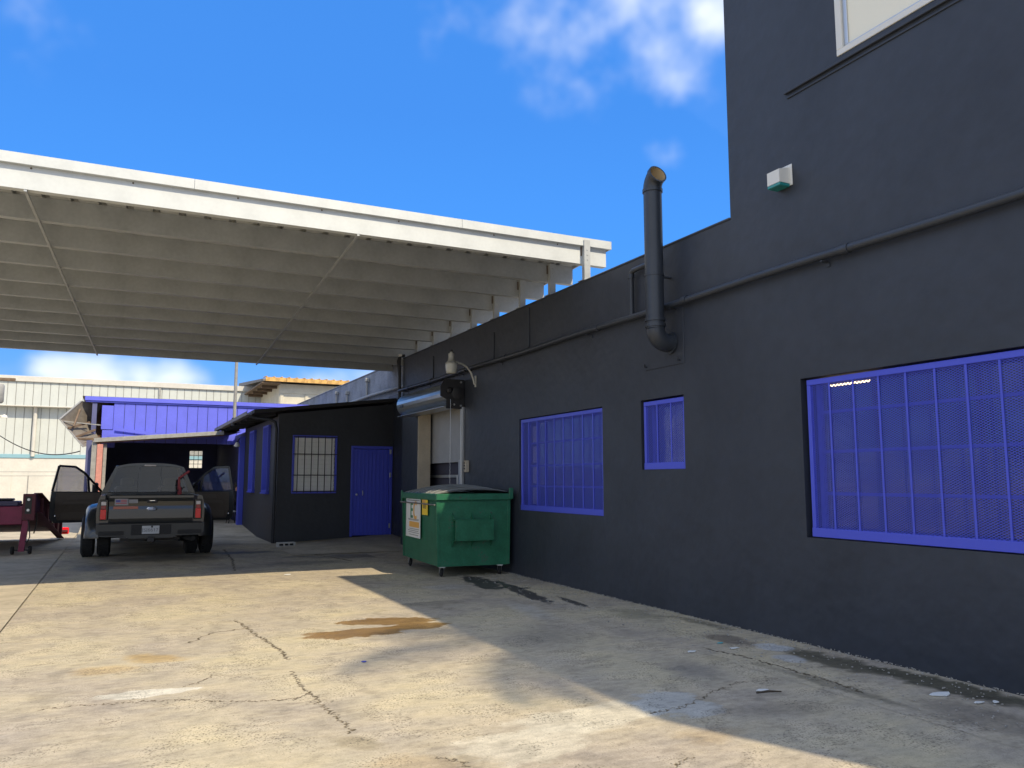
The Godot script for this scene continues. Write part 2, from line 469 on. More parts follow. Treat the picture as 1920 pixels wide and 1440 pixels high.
func build_ground() -> void:
	make_noises()
	var tone := lin_c(0.46, 0.40, 0.295)
	var far := worn(tone, 0.24, 0.88, 0.35, 41)
	var m := MB.new()
	m.quad(Vector3(-400, -0.045, -400), Vector3(400, -0.045, -400), Vector3(400, -0.045, 400), Vector3(-400, -0.045, 400), Vector3.UP)
	struct("ground", m, far)
	# far and side slabs of the yard
	struct("yard_slab", sheet(-30.0, -1.034, -46.0, 12.0, 0.0, 20, 40, 0.0), far)
	struct("yard_slab", sheet(-1.02, 6.0, -46.0, -21.02, 0.0, 8, 20, 0.0), far)
	struct("yard_slab", sheet(-1.02, 6.0, -1.48, 12.0, 0.0, 8, 20, 0.0), far)
	var wet := lin_c(0.27, 0.165, 0.06)
	var damp := lin_c(0.075, 0.072, 0.066)
	var stains := [
		[2.75, -8.83, 0.52, 0.24, 0.1, wet, 0.95, 0.35, 0.08], [2.30, -8.33, 0.56, 0.26, -0.12, wet, 0.95, 0.30, 0.08], [2.95, -8.42, 0.36, 0.17, 0.1, wet, 0.95, 0.35, 0.1], [1.9, -8.42, 0.22, 0.10, 0.0, wet, 0.8, 0.4, 0.15],
		[0.35, -7.95, 0.34, 0.22, 0.5, lin_c(0.44, 0.31, 0.13), 0.75, 0.8, 0.5], [-0.05, -7.6, 0.35, 0.20, 0.2, lin_c(0.44, 0.31, 0.14), 0.5, 0.8, 0.5],
		[0.22, -6.68, 0.34, 0.115, 0.05, lin_c(0.62, 0.59, 0.50), 0.85, 0.8, 0.12],
		[2.2, -4.45, 0.62, 0.30, -0.25, lin_c(0.60, 0.55, 0.43), 0.75, 0.8, 0.2], [2.9, -4.75, 0.75, 0.26, -0.1, lin_c(0.58, 0.54, 0.43), 0.65, 0.8, 0.25], [3.55, -4.78, 0.30, 0.34, 0.4, lin_c(0.47, 0.48, 0.46), 0.7, 0.8, 0.15],
		[1.6, -4.35, 0.45, 0.22, 0.3, lin_c(0.40, 0.30, 0.16), 0.45, 0.85, 0.4], [1.35, -4.9, 0.25, 0.12, 0.9, lin_c(0.26, 0.22, 0.14), 0.55, 0.9, 0.5],
		[3.35, -4.1, 0.34, 0.17, 0.0, lin_c(0.40, 0.28, 0.13), 0.35, 0.85, 0.5], [4.1, -4.35, 0.5, 0.22, 0.2, lin_c(0.20, 0.175, 0.14), 0.5, 0.85, 0.6],
		[4.3, -5.5, 0.3, 0.55, 0.3, lin_c(0.24, 0.22, 0.19), 0.8, 0.85, 0.6], [3.9, -7.3, 0.55, 0.8, 0.4, lin_c(0.26, 0.235, 0.19), 0.8, 0.85, 0.7], [3.75, -10.2, 0.5, 0.9, 0.2, lin_c(0.25, 0.225, 0.17), 0.8, 0.85, 0.7],
		[4.5, -8.8, 0.22, 0.9, 0.1, lin_c(0.42, 0.42, 0.40), 0.4, 0.85, 0.7]]
	var farst := [
		[4.35, -11.2, 0.45, 0.4, 0.2, lin_c(0.40, 0.40, 0.38), 0.4, 0.85, 0.6], [3.2, -15.6, 1.0, 0.5, 0.0, lin_c(0.13, 0.125, 0.12), 0.6, 0.8, 0.6], [4.4, -16.6, 1.2, 0.6, 0.1, lin_c(0.14, 0.135, 0.13), 0.7, 0.75, 0.5],
		[-0.3, -16.5, 0.5, 0.9, 0.2, damp, 0.5, 0.3, 0.6], [0.9, -17.6, 1.4, 0.8, 0.0, lin_c(0.13, 0.12, 0.10), 0.7, 0.7, 0.5], [1.9, -15.3, 0.8, 0.35, 0.0, lin_c(0.17, 0.16, 0.145), 0.5, 0.75, 0.7],
		[2.4, -18.4, 0.9, 0.35, 0.1, lin_c(0.07, 0.068, 0.065), 0.75, 0.35, 0.4], [3.3, -16.9, 0.35, 0.10, 0.0, lin_c(0.07, 0.068, 0.062), 0.8, 0.4, 0.4], [2.2, -12.6, 1.2, 0.4, 0.1, lin_c(0.52, 0.46, 0.34), 0.4, 0.85, 0.6]]
	stains.append_array([[2.8, -11.0, 1.2, 0.5, 0.0, lin_c(0.54, 0.47, 0.33), 0.4, 0.85, 0.7]])
	var cracks := [
		[path([440, 1162, 465, 1178, 480, 1192, 500, 1202, 525, 1220, 540, 1238]), 0.010], [path([465, 1178, 430, 1182, 400, 1187, 375, 1196, 352, 1206]), 0.010],
		[path([548, 1258, 560, 1280, 580, 1298, 565, 1308, 500, 1314, 420, 1315, 340, 1312]), 0.007], [path([580, 1298, 600, 1322, 630, 1342, 650, 1358, 662, 1374]), 0.008],
		[path([340, 1312, 250, 1316, 150, 1322, 70, 1332]), 0.006], [path([395, 1265, 370, 1282, 340, 1286]), 0.006], [path([360, 1176, 372, 1180, 380, 1176]), 0.004],
		[path([820, 1422, 860, 1424, 880, 1440]), 0.007], [path([1350, 1292, 1320, 1308, 1285, 1325, 1220, 1337]), 0.006], [path([1505, 1258, 1440, 1275, 1380, 1280, 1350, 1292]), 0.005], [path([1300, 1420, 1255, 1440]), 0.006]]
	var fcr := [[path([420, 1030, 436, 1050, 440, 1070]), 0.014], [path([590, 1040, 640, 1048, 660, 1052]), 0.018]]
	struct("yard_slab", sheet(-1.02, 4.78, -10.0, -1.48, 0.0), slab_mat(concrete(-1.02, 4.78, -10.0, -1.48, 1200, 1760, stains, cracks, tone)))
	struct("yard_slab", sheet(-1.02, 4.78, -21.0, -10.0, 0.0), slab_mat(concrete(-1.02, 4.78, -21.0, -10.0, 560, 1060, farst, fcr, tone)))
	var mould := lin_c(0.075, 0.072, 0.05)
	var sst := [
		[5.05, -11.5, 0.22, 0.9, 0.12, damp, 0.95, 0.4, 0.12], [5.14, -10.3, 0.13, 1.3, 0.14, damp, 0.95, 0.25, 0.2], [5.3, -9.2, 0.07, 0.5, 0.1, damp, 0.9, 0.3, 0.2], [5.33, -10.6, 0.10, 0.08, 0.0, damp, 0.9, 0.25, 0.2],
		[5.6, -5.2, 0.25, 0.75, 0.0, mould, 0.85, 0.9, 0.4], [5.72, -4.2, 0.22, 0.9, 0.0, mould, 0.9, 0.9, 0.35], [5.45, -6.4, 0.2, 0.4, 0.0, lin_c(0.12, 0.10, 0.085), 0.7, 0.9, 0.4], [5.5, -8.0, 0.3, 0.5, 0.0, lin_c(0.15, 0.15, 0.11), 0.5, 0.9, 0.5],
		[5.55, -5.9, 0.16, 0.2, 0.0, lin_c(0.45, 0.46, 0.46), 0.8, 0.8, 0.3], [5.35, -5.5, 0.14, 0.2, 0.2, lin_c(0.42, 0.43, 0.43), 0.7, 0.8, 0.3], [5.8, -7.2, 0.12, 0.5, 0.0, mould, 0.6, 0.9, 0.5], [5.2, -3.6, 0.3, 0.6, 0.0, lin_c(0.20, 0.175, 0.14), 0.6, 0.9, 0.4], [4.95, -4.6, 0.09, 1.0, 0.0, mould, 0.5, 0.9, 0.5]]
	var scr := [[path([1320, 1215, 1420, 1238, 1500, 1262, 1560, 1278, 1620, 1300]), 0.010]]
	struct("wall_strip", sheet(4.7815, 6.0, -21.0, -1.48, 0.001, 8, 60, 0.006), slab_mat(concrete(4.7815, 6.0, -21.0, -1.48, 220, 1500, sst, scr, tone)))
	# sloping apron up to the office door
	var ap := MB.new()
	ap.quad(Vector3(3.3, 0.012, -17.2), Vector3(6.5, 0.014, -17.2), Vector3(6.5, 0.165, -20.6), Vector3(3.3, 0.014, -20.6), Vector3.UP)
	struct("apron", ap, far)
	var dr := MB.new()
	dr.quad(Vector3(-0.95, 0.008, -23.4), Vector3(3.52, 0.008, -23.4), Vector3(3.52, 0.20, -26.6), Vector3(-0.95, 0.20, -26.6), Vector3.UP)
	dr.quad(Vector3(-0.95, 0.20, -26.6), Vector3(3.52, 0.20, -26.6), Vector3(3.52, 0.20, -33.0), Vector3(-0.95, 0.20, -33.0), Vector3.UP)
	dr.quad(Vector3(-0.95, -0.02, -23.4), Vector3(-0.95, 0.20, -26.6), Vector3(-0.95, 0.20, -33.0), Vector3(-0.95, -0.02, -33.0), Vector3.LEFT)
	struct("driveway_ramp", dr, far)
	# scraps by the wall
	var chipm := mat(lin(0.72, 0.73, 0.70), 0.8)
	var k := 0
	for c in [[1760, 1303, 0.075, "largest white plaster scrap on the dark grime by the wall"], [1836, 1319, 0.04, "thin white plaster scrap between the largest scrap and a pale lump"], [1867, 1318, 0.03, "small pale plaster lump close against the black wall"], [1377, 1217, 0.045, "flat white plaster scrap on the joint of the wall strip"], [1297, 1223, 0.04, "flat pale plaster scrap on the shaded slab beside the joint"], [1430, 1296, 0.05, "pale curled scrap lying on a dark twig in the shade"],
			[1350, 1207, 0.03, "turquoise scrap of plastic on the wall strip"], [683, 1242, 0.022, "tiny blue bottle cap on the sunlit concrete"], [540, 1078, 0.06, "flat white scrap of paper on the sunlit slab near the canopy shadow"]]:
		var p := gp(c[0], c[1])
		var mb := MB.new()
		var poly := PackedVector2Array()
		rng.seed = 100 + k
		for q in 7: poly.append(Vector2.from_angle(TAU * q / 7.0 + rng.randf_range(-0.3, 0.3)) * c[2] * rng.randf_range(0.5, 1.2) * Vector2(1.3, 0.75))
		var base_y := 0.006
		mb.prism(poly, Transform3D(Basis(Vector3.RIGHT, -PI / 2 + rng.randf_range(-0.08, 0.08)), Vector3(0, 0, 0)), 0.005)
		var cm: Material = chipm
		if k == 6: cm = mat(lin(0.10, 0.42, 0.46), 0.5)
		if k == 7: cm = mat(lin(0.03, 0.06, 0.45), 0.4)
		var o := put("scrap", mb, cm)
		o.position = Vector3(p.x, base_y, p.z)
		tag(o, c[3], "scrap", "scraps on the concrete")
		k += 1
	var tw := MB.new()
	var tp := gp(1440, 1302)
	tw.tube([Vector3(-0.09, 0.016, -0.02), Vector3(0, 0.022, 0), Vector3(0.10, 0.016, 0.03)], [0.006, 0.009, 0.005], 6)
	var two := put("twig", tw, mat(lin(0.06, 0.045, 0.03), 0.9))
	two.position = tp; tag(two, "short dark twig under a pale scrap in the shade", "twig")
	# loose grit gathered along the foot of the wall
	var gr := MB.new()
	rng.seed = 9
	for i in 1600:
		var z := rng.randf_range(-12.5, -2.5)
		var x := 5.95 - pow(rng.randf(), 3.0) * 1.1
		var s := rng.randf_range(0.002, 0.0085)
		var c := Vector3(x, 0.008 + s * 0.5, z)
		gr.box(c, Vector3(s * rng.randf_range(1.0, 2.2), s, s * rng.randf_range(0.8, 1.8)), 0.0, Basis(Vector3.UP, rng.randf() * TAU))
	var gro := put("grit", gr, worn(lin_c(0.36, 0.34, 0.30), 0.5, 0.9, 9.0, 61))
	gro.set_meta("kind", "stuff"); tag(gro, "loose grit and plaster crumbs along the foot of the black wall", "grit")
func lin_c(r: float, g: float, b: float) -> Color:
	return Color(r, g, b)

# ---------------------------------------------------------------- the long black building
# a barred, mesh-covered window in the plane x = WX; u0..u1 = distance along -z, v0..v1 height
func mesh_window(p: Node, label: String, u0: float, u1: float, v0: float, v1: float, gap: float, mull: Array, blue: Material) -> void:
	var x0 := WX + 0.015; var x1 := WX + 0.055
	var f := MB.new()
	var t := 0.055
	f.span(Vector3(x0 - 0.006, v0 - 0.03, -u0), Vector3(x1, v0 + t, -u1), 0.004)
	f.span(Vector3(x0, v1 - t, -u0), Vector3(x1, v1, -u1), 0.004)
	f.span(Vector3(x0 + 0.001, v0 + t, -u0), Vector3(x1, v1 - t, -u0 - t * 0.8), 0.004)
	f.span(Vector3(x0 + 0.001, v0 + t, -u1), Vector3(x1, v1 - t, -u1 + t * 0.8), 0.004)
	var w := put("window", f, blue, p)
	w.set_meta("label", label)
	var n := int(round((u1 - u0) / gap))
	var bm: ArrayMesh = null
	for i in range(1, n):
		var u := u0 + (u1 - u0) * i / n
		if bm == null:
			var b := MB.new(); b.box(Vector3.ZERO, Vector3(0.010, v1 - v0 - 2 * t, 0.020), 0.002); bm = b.mesh()
		var o := put("bar", bm, blue, w)
		o.position = Vector3(x0 + 0.006, (v0 + v1) * 0.5, -u)
	# expanded metal: two families of slanting strands
	var s := MB.new()
	var W := u1 - u0 - 0.06; var H := v1 - v0 - 0.06
	var sy := 0.0205; var k := 0.5
	for sg in [-1.0, 1.0]:
		var c: float = -W * k if sg > 0 else 0.0
		var c_end: float = H if sg > 0 else H + W * k
		while c < c_end:
			# v = c + sg*k*u clipped to the frame
			var ua: float = 0.0; var ub: float = W
			var lo: float; var hi: float
			if sg > 0:
				lo = max(0.0, -c / k); hi = min(W, (H - c) / k)
			else:
				lo = max(0.0, (c - H) / k); hi = min(W, c / k)
			if hi - lo > 0.01:
				s.bar(Vector3(x0 + 0.016 + sg * 0.001, v0 + 0.03 + c + sg * k * lo, -u0 - 0.03 - lo), Vector3(x0 + 0.016 + sg * 0.001, v0 + 0.03 + c + sg * k * hi, -u0 - 0.03 - hi), 0.0020, 0.0048)
			c += sy
	put("mesh_screen", s, blue, w)
	# the real window behind: metal frame, mullions and panes
	var gx := WX + 0.16
	var al := MB.new()
	for e in [[u0, u0 + 0.05, v0, v1], [u1 - 0.05, u1, v0, v1], [u0 + 0.05, u1 - 0.05, v0, v0 + 0.05], [u0 + 0.05, u1 - 0.05, v1 - 0.05, v1]]:
		al.span(Vector3(gx - 0.02, e[2], -e[0]), Vector3(gx + 0.03, e[3], -e[1]), 0.003)
	put("sash_frame", al, M.blue, w)
	for q in mull:
		if q[0] == 0: part_box("mullion", Vector3(gx - 0.015, v0 + 0.05, -q[1] - 0.02), Vector3(gx + 0.02, v1 - 0.05, -q[1] + 0.02), M.blue, w, 0.003)
		else: part_box("mullion", Vector3(gx - 0.012, q[1] - 0.015, -u0 - 0.05), Vector3(gx + 0.018, q[1] + 0.015, -u1 + 0.05), M.blue, w, 0.003)
	var g := MB.new()
	g.span(Vector3(gx + 0.002, v0 + 0.02, -u0 - 0.02), Vector3(gx + 0.008, v1 - 0.02, -u1 + 0.02))
	put("pane", g, M.glass, w)

func build_black() -> void:
	var b := thing("black_building", "long two-level building painted black with blue mesh windows", "building")
	var N := Vector3.LEFT; var U := Vector3.FORWARD; var V := Vector3.UP
	var w := MB.new()
	w.holed([[-2.0, 6.75, -0.1, 7.25], [6.75, 18.3, -0.1, 4.42], [-14.0, -2.0, -0.1, 5.6]],
		[[9.46, 12.05, 1.06, 2.56], [7.66, 8.54, 1.68, 2.56], [2.75, 5.83, 1.005, 2.535], [14.5, 17.2, -0.2, 3.05], [2.9, 5.19, 5.56, 6.75]], Vector3(WX, 0, 0), U, V, N, 0.22)
	put("wall", w, M.black, b)
	# parapet coping, slightly uneven
	var c := MB.new()
	c.span(Vector3(WX - 0.012, 4.42, -6.76), Vector3(WX + 0.25, 4.455, -18.31), 0.012)
	put("coping", c, M.black, b)
	var t := MB.new()   # tower top and its other walls, rear wing, roof, inner rooms
	t.span(Vector3(WX + 0.22, 7.0, 1.99), Vector3(13.0, 7.2, -6.74))
	t.span(Vector3(WX + 0.22, 4.1, -6.76), Vector3(13.0, 4.3, -18.29))
	t.span(Vector3(WX + 0.22, 5.3, 13.99), Vector3(8.3, 5.5, 2.01))
	put("roof", t, M.roofing, b)
	var e := MB.new()
	e.span(Vector3(WX + 0.22, 4.301, -6.75), Vector3(12.8, 7.0, -6.55))
	e.span(Vector3(12.8, -0.1, 2.0), Vector3(13.0, 7.25, -6.75))
	e.span(Vector3(12.8, -0.1, -6.75), Vector3(13.0, 4.42, -18.3))
	e.span(Vector3(WX + 0.22, -0.1, -18.1), Vector3(12.8, 4.42, -18.3))
	e.span(Vector3(WX + 0.22, -0.1, 1.8), Vector3(12.8, 7.25, 2.0))
	e.span(Vector3(8.1, -0.1, 2.0), Vector3(8.3, 5.6, 14.0))
	e.span(Vector3(WX + 0.22, -0.1, 13.8), Vector3(8.1, 5.6, 14.0))
	put("outer_wall", e, M.black, b)
	var inn := MB.new()
	inn.span(Vector3(WX + 0.23, 3.2, 1.7), Vector3(12.7, 3.3, -18.0))
	inn.span(Vector3(10.4, 0.0, 1.7), Vector3(10.5, 3.2, -18.0))
	inn.span(Vector3(WX + 0.23, 0.0, -13.2), Vector3(10.4, 3.2, -13.3))
	inn.span(Vector3(WX + 0.23, 0.0, -9.0), Vector3(10.4, 3.2, -9.1))
	inn.span(Vector3(WX + 0.23, -0.05, 1.7), Vector3(10.4, 0.01, -18.0))
	inn.span(Vector3(WX + 0.23, 5.1, 1.7), Vector3(12.7, 5.2, -6.5))
	inn.span(Vector3(8.4, 5.2, 1.7), Vector3(8.5, 7.0, -6.5))
	put("inner_wall", inn, M.inner, b)
	mesh_window(b, "wide blue window grille with fine mesh and seven panels", 2.75, 5.77, 1.045, 2.515, 0.272, [[1, 1.42], [1, 1.82], [1, 2.2]], M.blue)
	mesh_window(b, "blue window grille with pale louvre panes at one end", 9.46, 12.02, 1.09, 2.545, 0.285, [[1, 1.45], [1, 1.78], [1, 2.15], [0, 11.4], [0, 11.66]], M.blue)
	mesh_window(b, "small square blue window grille under the exhaust duct", 7.66, 8.50, 1.71, 2.535, 0.28, [], M.blue)
	# pale louvre strip inside the middle window
	var lv: Node = b.get_node("window_001")
	for i in 4:
		part_box("louvre", Vector3(WX + 0.19, 1.16 + i * 0.335, -11.93), Vector3(WX + 0.205, 1.43 + i * 0.335, -11.72), M.offwhite, lv, 0.002)
	# upper window: white frame, pale pane, wide thin ledge
	var uf := MB.new()
	for q in [[2.9, 5.19, 5.56, 5.62], [2.9, 5.19, 6.69, 6.75], [5.12, 5.19, 5.62, 6.69], [2.9, 2.97, 5.62, 6.69]]:
		uf.span(Vector3(WX - 0.012, q[2], -q[0]), Vector3(WX + 0.06, q[3], -q[1]), 0.004)
	var uw := put("window", uf, M.offwhite, b)
	uw.set_meta("label", "upper window with white frame and pale reflecting pane")
	var us := MB.new()
	for q in [[2.97, 5.12, 5.62, 5.645], [5.07, 5.12, 5.645, 6.69], [4.02, 4.06, 5.645, 6.69]]:
		us.span(Vector3(WX + 0.012, q[2], -q[0]), Vector3(WX + 0.05, q[3], -q[1]), 0.003)
	put("sash_frame", us, M.alu, uw)
	part_box("pane", Vector3(WX + 0.028, 5.62, -2.97), Vector3(WX + 0.034, 6.69, -5.12), M.mirror_glass, uw, 0.0)
	var lg := MB.new()
	lg.span(Vector3(WX - 0.035, 5.475, -2.3), Vector3(WX + 0.01, 5.50, -5.86), 0.004)
	lg.span(Vector3(WX - 0.014, 5.425, -2.3), Vector3(WX + 0.01, 5.445, -5.84), 0.003)
	put("ledge", lg, M.black, b)
	# plate on the wall below the duct, two hooks
	var pl := MB.new()
	pl.span(Vector3(WX - 0.010, 2.93, -7.62), Vector3(WX + 0.01, 3.60, -8.41), 0.003)
	put("wall_plate", pl, M.black, b)
	for z in [-7.70, -8.38]:
		var hk := MB.new()
		hk.tube([Vector3(WX, 2.97, z), Vector3(WX - 0.045, 2.975, z), Vector3(WX - 0.05, 3.01, z + 0.01)], 0.010, 8)
		put("hook", hk, M.black, b)
	# shallow pilasters on the parapet (vertical straps)
	for z in [-11.65, -16.2, -13.05]:
		part_box("strap", Vector3(WX - 0.02, 3.72, z), Vector3(WX + 0.01, 4.38 if z > -12 else 4.2, z - (0.07 if z > -12.0 else 0.03)), M.black, b, 0.004)
	# rolling door
	var d := MB.new()
	var tf := Transform3D(Basis(Vector3.RIGHT, -PI / 2), Vector3(WX - 0.20, 3.2, -14.46))
	var prof := PackedVector2Array()
	# hood section in (x toward wall, y up), lifted from the wall
	for i in 13:
		var a := PI * 0.5 + PI * i / 12.0
		prof.append(Vector2(0.02 + cos(a) * 0.25, sin(a) * 0.25))
	prof.append(Vector2(0.19, -0.25)); prof.append(Vector2(0.19, 0.25))
	d.prism(prof, Transform3D(Basis.IDENTITY, Vector3(WX - 0.20, 3.22, -17.42)), 2.94)
	var rd := put("rolling_door", d, M.hood, b)
	rd.set_meta("label", "roller door housing with rounded silver hood")
	var br := MB.new()
	var bp := PackedVector2Array([Vector2(-0.30, 0.12), Vector2(-0.22, 0.27), Vector2(0.19, 0.27), Vector2(0.19, -0.30), Vector2(-0.18, -0.30), Vector2(-0.18, -0.12), Vector2(-0.30, -0.06)])
	br.prism(bp, Transform3D(Basis.IDENTITY, Vector3(WX - 0.20, 3.22, -14.475)), 0.02)
	for q in [[0.05, 0.0, 0.13], [-0.12, 0.05, 0.06]]:
		br.lathe([[0.0, 0.05], [q[2] * 0.6, 0.05], [q[2], 0.035], [q[2], 0.0]], Transform3D(Basis(Vector3.RIGHT, PI / 2), Vector3(WX - 0.20 + q[0], 3.22 + q[1], -14.455)), 16)
	put("bracket", br, M.blackmetal, rd)
	for q in [[-0.02, -0.22], [0.12, 0.22], [0.12, -0.24]]:
		var bo := MB.new()
		bo.lathe([[0.0, 0.02], [0.018, 0.02], [0.022, 0.0]], Transform3D(Basis(Vector3.RIGHT, PI / 2), Vector3(WX - 0.20 + q[0], 3.22 + q[1], -14.454)), 8)
		put("bolt", bo, M.alu, rd)
	var hl := MB.new()
	hl.span(Vector3(WX - 0.42, 2.955, -14.5), Vector3(WX - 0.10, 2.968, -17.4), 0.003)
	put("bottom_rail", hl, M.alu, rd)
	part_box("label_plate", Vector3(WX - 0.437, 3.14, -16.95), Vector3(WX - 0.428, 3.20, -17.2), M.blackmetal, rd, 0.002)
	for u in [14.47]:
		var tr := MB.new()
		tr.span(Vector3(WX - 0.055, 0.02, -u + 0.035), Vector3(WX - 0.002, 2.96, -u - 0.005), 0.004)
		tr.span(Vector3(WX - 0.075, 0.02, -u + 0.010), Vector3(WX - 0.056, 2.96, -u - 0.005), 0.003)
		put("guide_track", tr, M.alu, rd)
	var chn := MB.new()
	for s in [0.0]:
		var pts := []
		for i in 60: pts.append(Vector3(WX - 0.30 + 0.004 * (i % 2), 3.1 - i * 0.036, -14.44 - s * 2.0 + 0.004 * (i % 2)))
		chn.tube(pts, 0.0045, 5)
	put("chain", chn, M.alu, rd)
	# cream reveal, grey counter shutter inside and dark lower opening with a framed panel
	var rv := MB.new()
	rv.span(Vector3(WX + 0.004, 0.0, -17.17), Vector3(WX + 0.30, 3.04, -17.199), 0.003)
	rv.span(Vector3(WX + 0.004, 3.02, -14.51), Vector3(WX + 0.30, 3.049, -17.168), 0.003)
	put("door_reveal", rv, M.cream, b)
	part_box("shutter", Vector3(WX + 0.36, 1.92, -13.9), Vector3(WX + 0.40, 3.15, -17.9), M.greypanel, rd, 0.004)
	var fr := MB.new()
	fr.span(Vector3(WX + 0.42, 1.60, -15.9), Vector3(WX + 0.47, 1.66, -17.9), 0.004)
	fr.span(Vector3(WX + 0.42, 0.0, -15.84), Vector3(WX + 0.47, 1.66, -15.90), 0.004)
	put("inner_frame", fr, M.alu, rd)
	part_box("inner_post", Vector3(WX + 0.12, 0.0, -14.95), Vector3(WX + 0.26, 1.95, -15.05), M.alu, rd, 0.006)
	part_box("inner_panel", Vector3(WX + 0.52, 0.0, -13.5), Vector3(WX + 0.56, 1.92, -17.95), M.inner, rd, 0.0)
	# switch box beside the door
	var sb := thing("switch_box", "beige switch box on black wall beside the rolling door", "switch box", Vector3(WX, 1.81, -14.26))
	part_box("case", Vector3(-0.07, -0.11, -0.06), Vector3(0, 0.11, 0.06), M.cream, sb, 0.008)
	for i in 3: part_box("button", Vector3(-0.082, -0.06 + i * 0.055, -0.018), Vector3(-0.071, -0.028 + i * 0.055, 0.018), M.blackmetal, sb, 0.003)
	# fluorescent tube glowing inside the wide window
	var ft := thing("tube_lamp", "lit tube lamp on the ceiling behind the wide blue grille", "lamp", Vector3(6.90, 2.575, -6.07))
	part_box("housing", Vector3(-0.06, 0.03, -0.27), Vector3(0.06, 0.615, 0.27), M.offwhite, ft, 0.01)
	var tb := MB.new(); tb.tube([Vector3(0, 0, -0.25), Vector3(0, 0, 0.25)], 0.02, 10)
	put("tube", tb, M.glow, ft)
	var ol := OmniLight3D.new(); ol.light_energy = 0.10; ol.light_color = Color(1.0, 0.9, 0.7); ol.shadow_enabled = true; ol.omni_range = 12.0; ol.omni_attenuation = 2.0; ol.light_size = 0.3
	ol.name = "tube_light"; ft.add_child(ol); ol.position = Vector3(0, -0.05, 0)

func build_pipes() -> void:
	var p := thing("wall_pipe", "black painted pipe running along the wall below the parapet", "pipe")
	var m := MB.new()
	var pts := []
	for i in 40:
		var z := -1.0 - i * 0.445
		pts.append(Vector3(WX - 0.075, 3.655 + 0.008 * sin(i * 0.7), z))
	m.tube(pts, 0.040, 14)
	put("run", m, M.pipe, p)
	for z in [-2.6, -5.1, -7.45, -9.4, -12.4, -14.2, -16.1, -17.6]:
		var c := MB.new()
		c.tube([Vector3(WX - 0.075, 3.655, z), Vector3(WX - 0.075, 3.655, z - 0.09)], 0.048, 14)
		put("coupling", c, M.pipe, p)
		var cl := MB.new()
		cl.span(Vector3(WX - 0.10, 3.60, z - 0.30), Vector3(WX, 3.612, z - 0.33), 0.002)
		cl.span(Vector3(WX - 0.012, 3.56, z - 0.295), Vector3(WX, 3.612, z - 0.335), 0.002)
		put("clamp", cl, M.pipe, p)
	var l := MB.new()
	l.tube([Vector3(WX - 0.07, 3.655, -8.60), Vector3(WX - 0.07, 4.20, -8.60), Vector3(WX - 0.07, 4.245, -8.585), Vector3(WX - 0.07, 4.265, -8.55), Vector3(WX - 0.07, 4.27, -8.1)], 0.034, 12)
	l.tube([Vector3(WX - 0.07, 4.17, -8.6), Vector3(WX - 0.07, 4.22, -8.6)], 0.043, 12)
	put("vent_branch", l, M.pipe, p)
	# exhaust duct
	var D := Vector3(WX - 0.24, 0, -7.86)
	var d := thing("exhaust_duct", "tall dark exhaust duct with open elbow top on black wall", "duct", D)
	var r := 0.112
	var s := MB.new()
	s.tube([Vector3(0, 3.36, 0), Vector3(0, 5.10, 0)], r, 28, false)
	put("riser", s, M.duct, d)
	var el := MB.new()
	var a := []
	for i in 11:
		var t := PI * 0.5 * i / 10.0
		a.append(Vector3(0.16 - cos(t) * 0.16, 3.36 - sin(t) * 0.16, 0))
	a.append(Vector3(0.25, 3.20, 0))
	el.tube(a, r, 28, false)
	put("lower_elbow", el, M.duct, d)
	var te := MB.new()
	var b := []
	for i in 11:
		var t := deg_to_rad(72.0) * i / 10.0
		b.append(Vector3(0, 5.10 + sin(t) * 0.17, 0.17 - cos(t) * 0.17))
	te.tube(b, r + 0.002, 28, false)
	put("top_elbow", te, M.duct, d)
	# cream inner lining seen through the mouth
	var li := MB.new()
	li.tube(b, r - 0.008, 28, false)
	put("lining", li, M.lining, d)
	var dir: Vector3 = (b[10] - b[9]).normalized()
	var lip := MB.new()
	lip.lathe([[r - 0.008, 0.0], [r + 0.010, 0.0], [r + 0.010, -0.05], [r, -0.05]], Transform3D(Basis(Quaternion(Vector3.UP, dir)), b[10] + dir * 0.002), 28)
	put("mouth_ring", lip, M.duct, d)
	for y in [5.08, 3.40, 3.47]:
		var c := MB.new()
		c.lathe([[r, -0.02], [r + 0.012, -0.02], [r + 0.012, 0.02], [r, 0.02]], Transform3D(Basis.IDENTITY, Vector3(0, y, 0)), 28)
		put("collar", c, M.duct, d)
	var st := MB.new()
	st.lathe([[r, -0.012], [r + 0.006, -0.012], [r + 0.006, 0.012], [r, 0.012]], Transform3D(Basis.IDENTITY, Vector3(0, 4.02, 0)), 28)
	st.span(Vector3(0.10, 4.005, -0.02), Vector3(0.24, 4.02, 0.02))
	put("strap", st, M.duct, d)
	var fl := MB.new()
	fl.lathe([[r, 0.0], [r + 0.02, 0.0], [r + 0.02, 0.03], [r, 0.03]], Transform3D(Basis(Vector3.BACK, -PI / 2), Vector3(0.195, 3.20, 0)), 28)
	put("wall_flange", fl, M.duct, d)
	# siren box
	var e := thing("siren_box", "white box with teal underside on the upper black wall", "siren", Vector3(WX, 4.62, -5.93))
	part_box("back_plate", Vector3(-0.012, -0.11, -0.115), Vector3(0, 0.11, 0.115), M.offwhite, e, 0.004)
	var bx := MB.new()
	bx.prism(PackedVector2Array([Vector2(-0.012, -0.09), Vector2(-0.15, -0.09), Vector2(-0.15, 0.045), Vector2(-0.012, 0.08)]), Transform3D(Basis.IDENTITY, Vector3(0, 0, -0.085)), 0.17)
	put("housing", bx, M.offwhite, e)
	part_box("lens", Vector3(-0.152, -0.125, -0.087), Vector3(-0.013, -0.091, 0.087), mat(lin(0.02, 0.22, 0.22), 0.25), e, 0.006)
	# security lamp
	var L := thing("security_lamp", "grey bucket security lamp on curved arm over rolling door", "lamp", Vector3(WX, 3.37, -13.9))
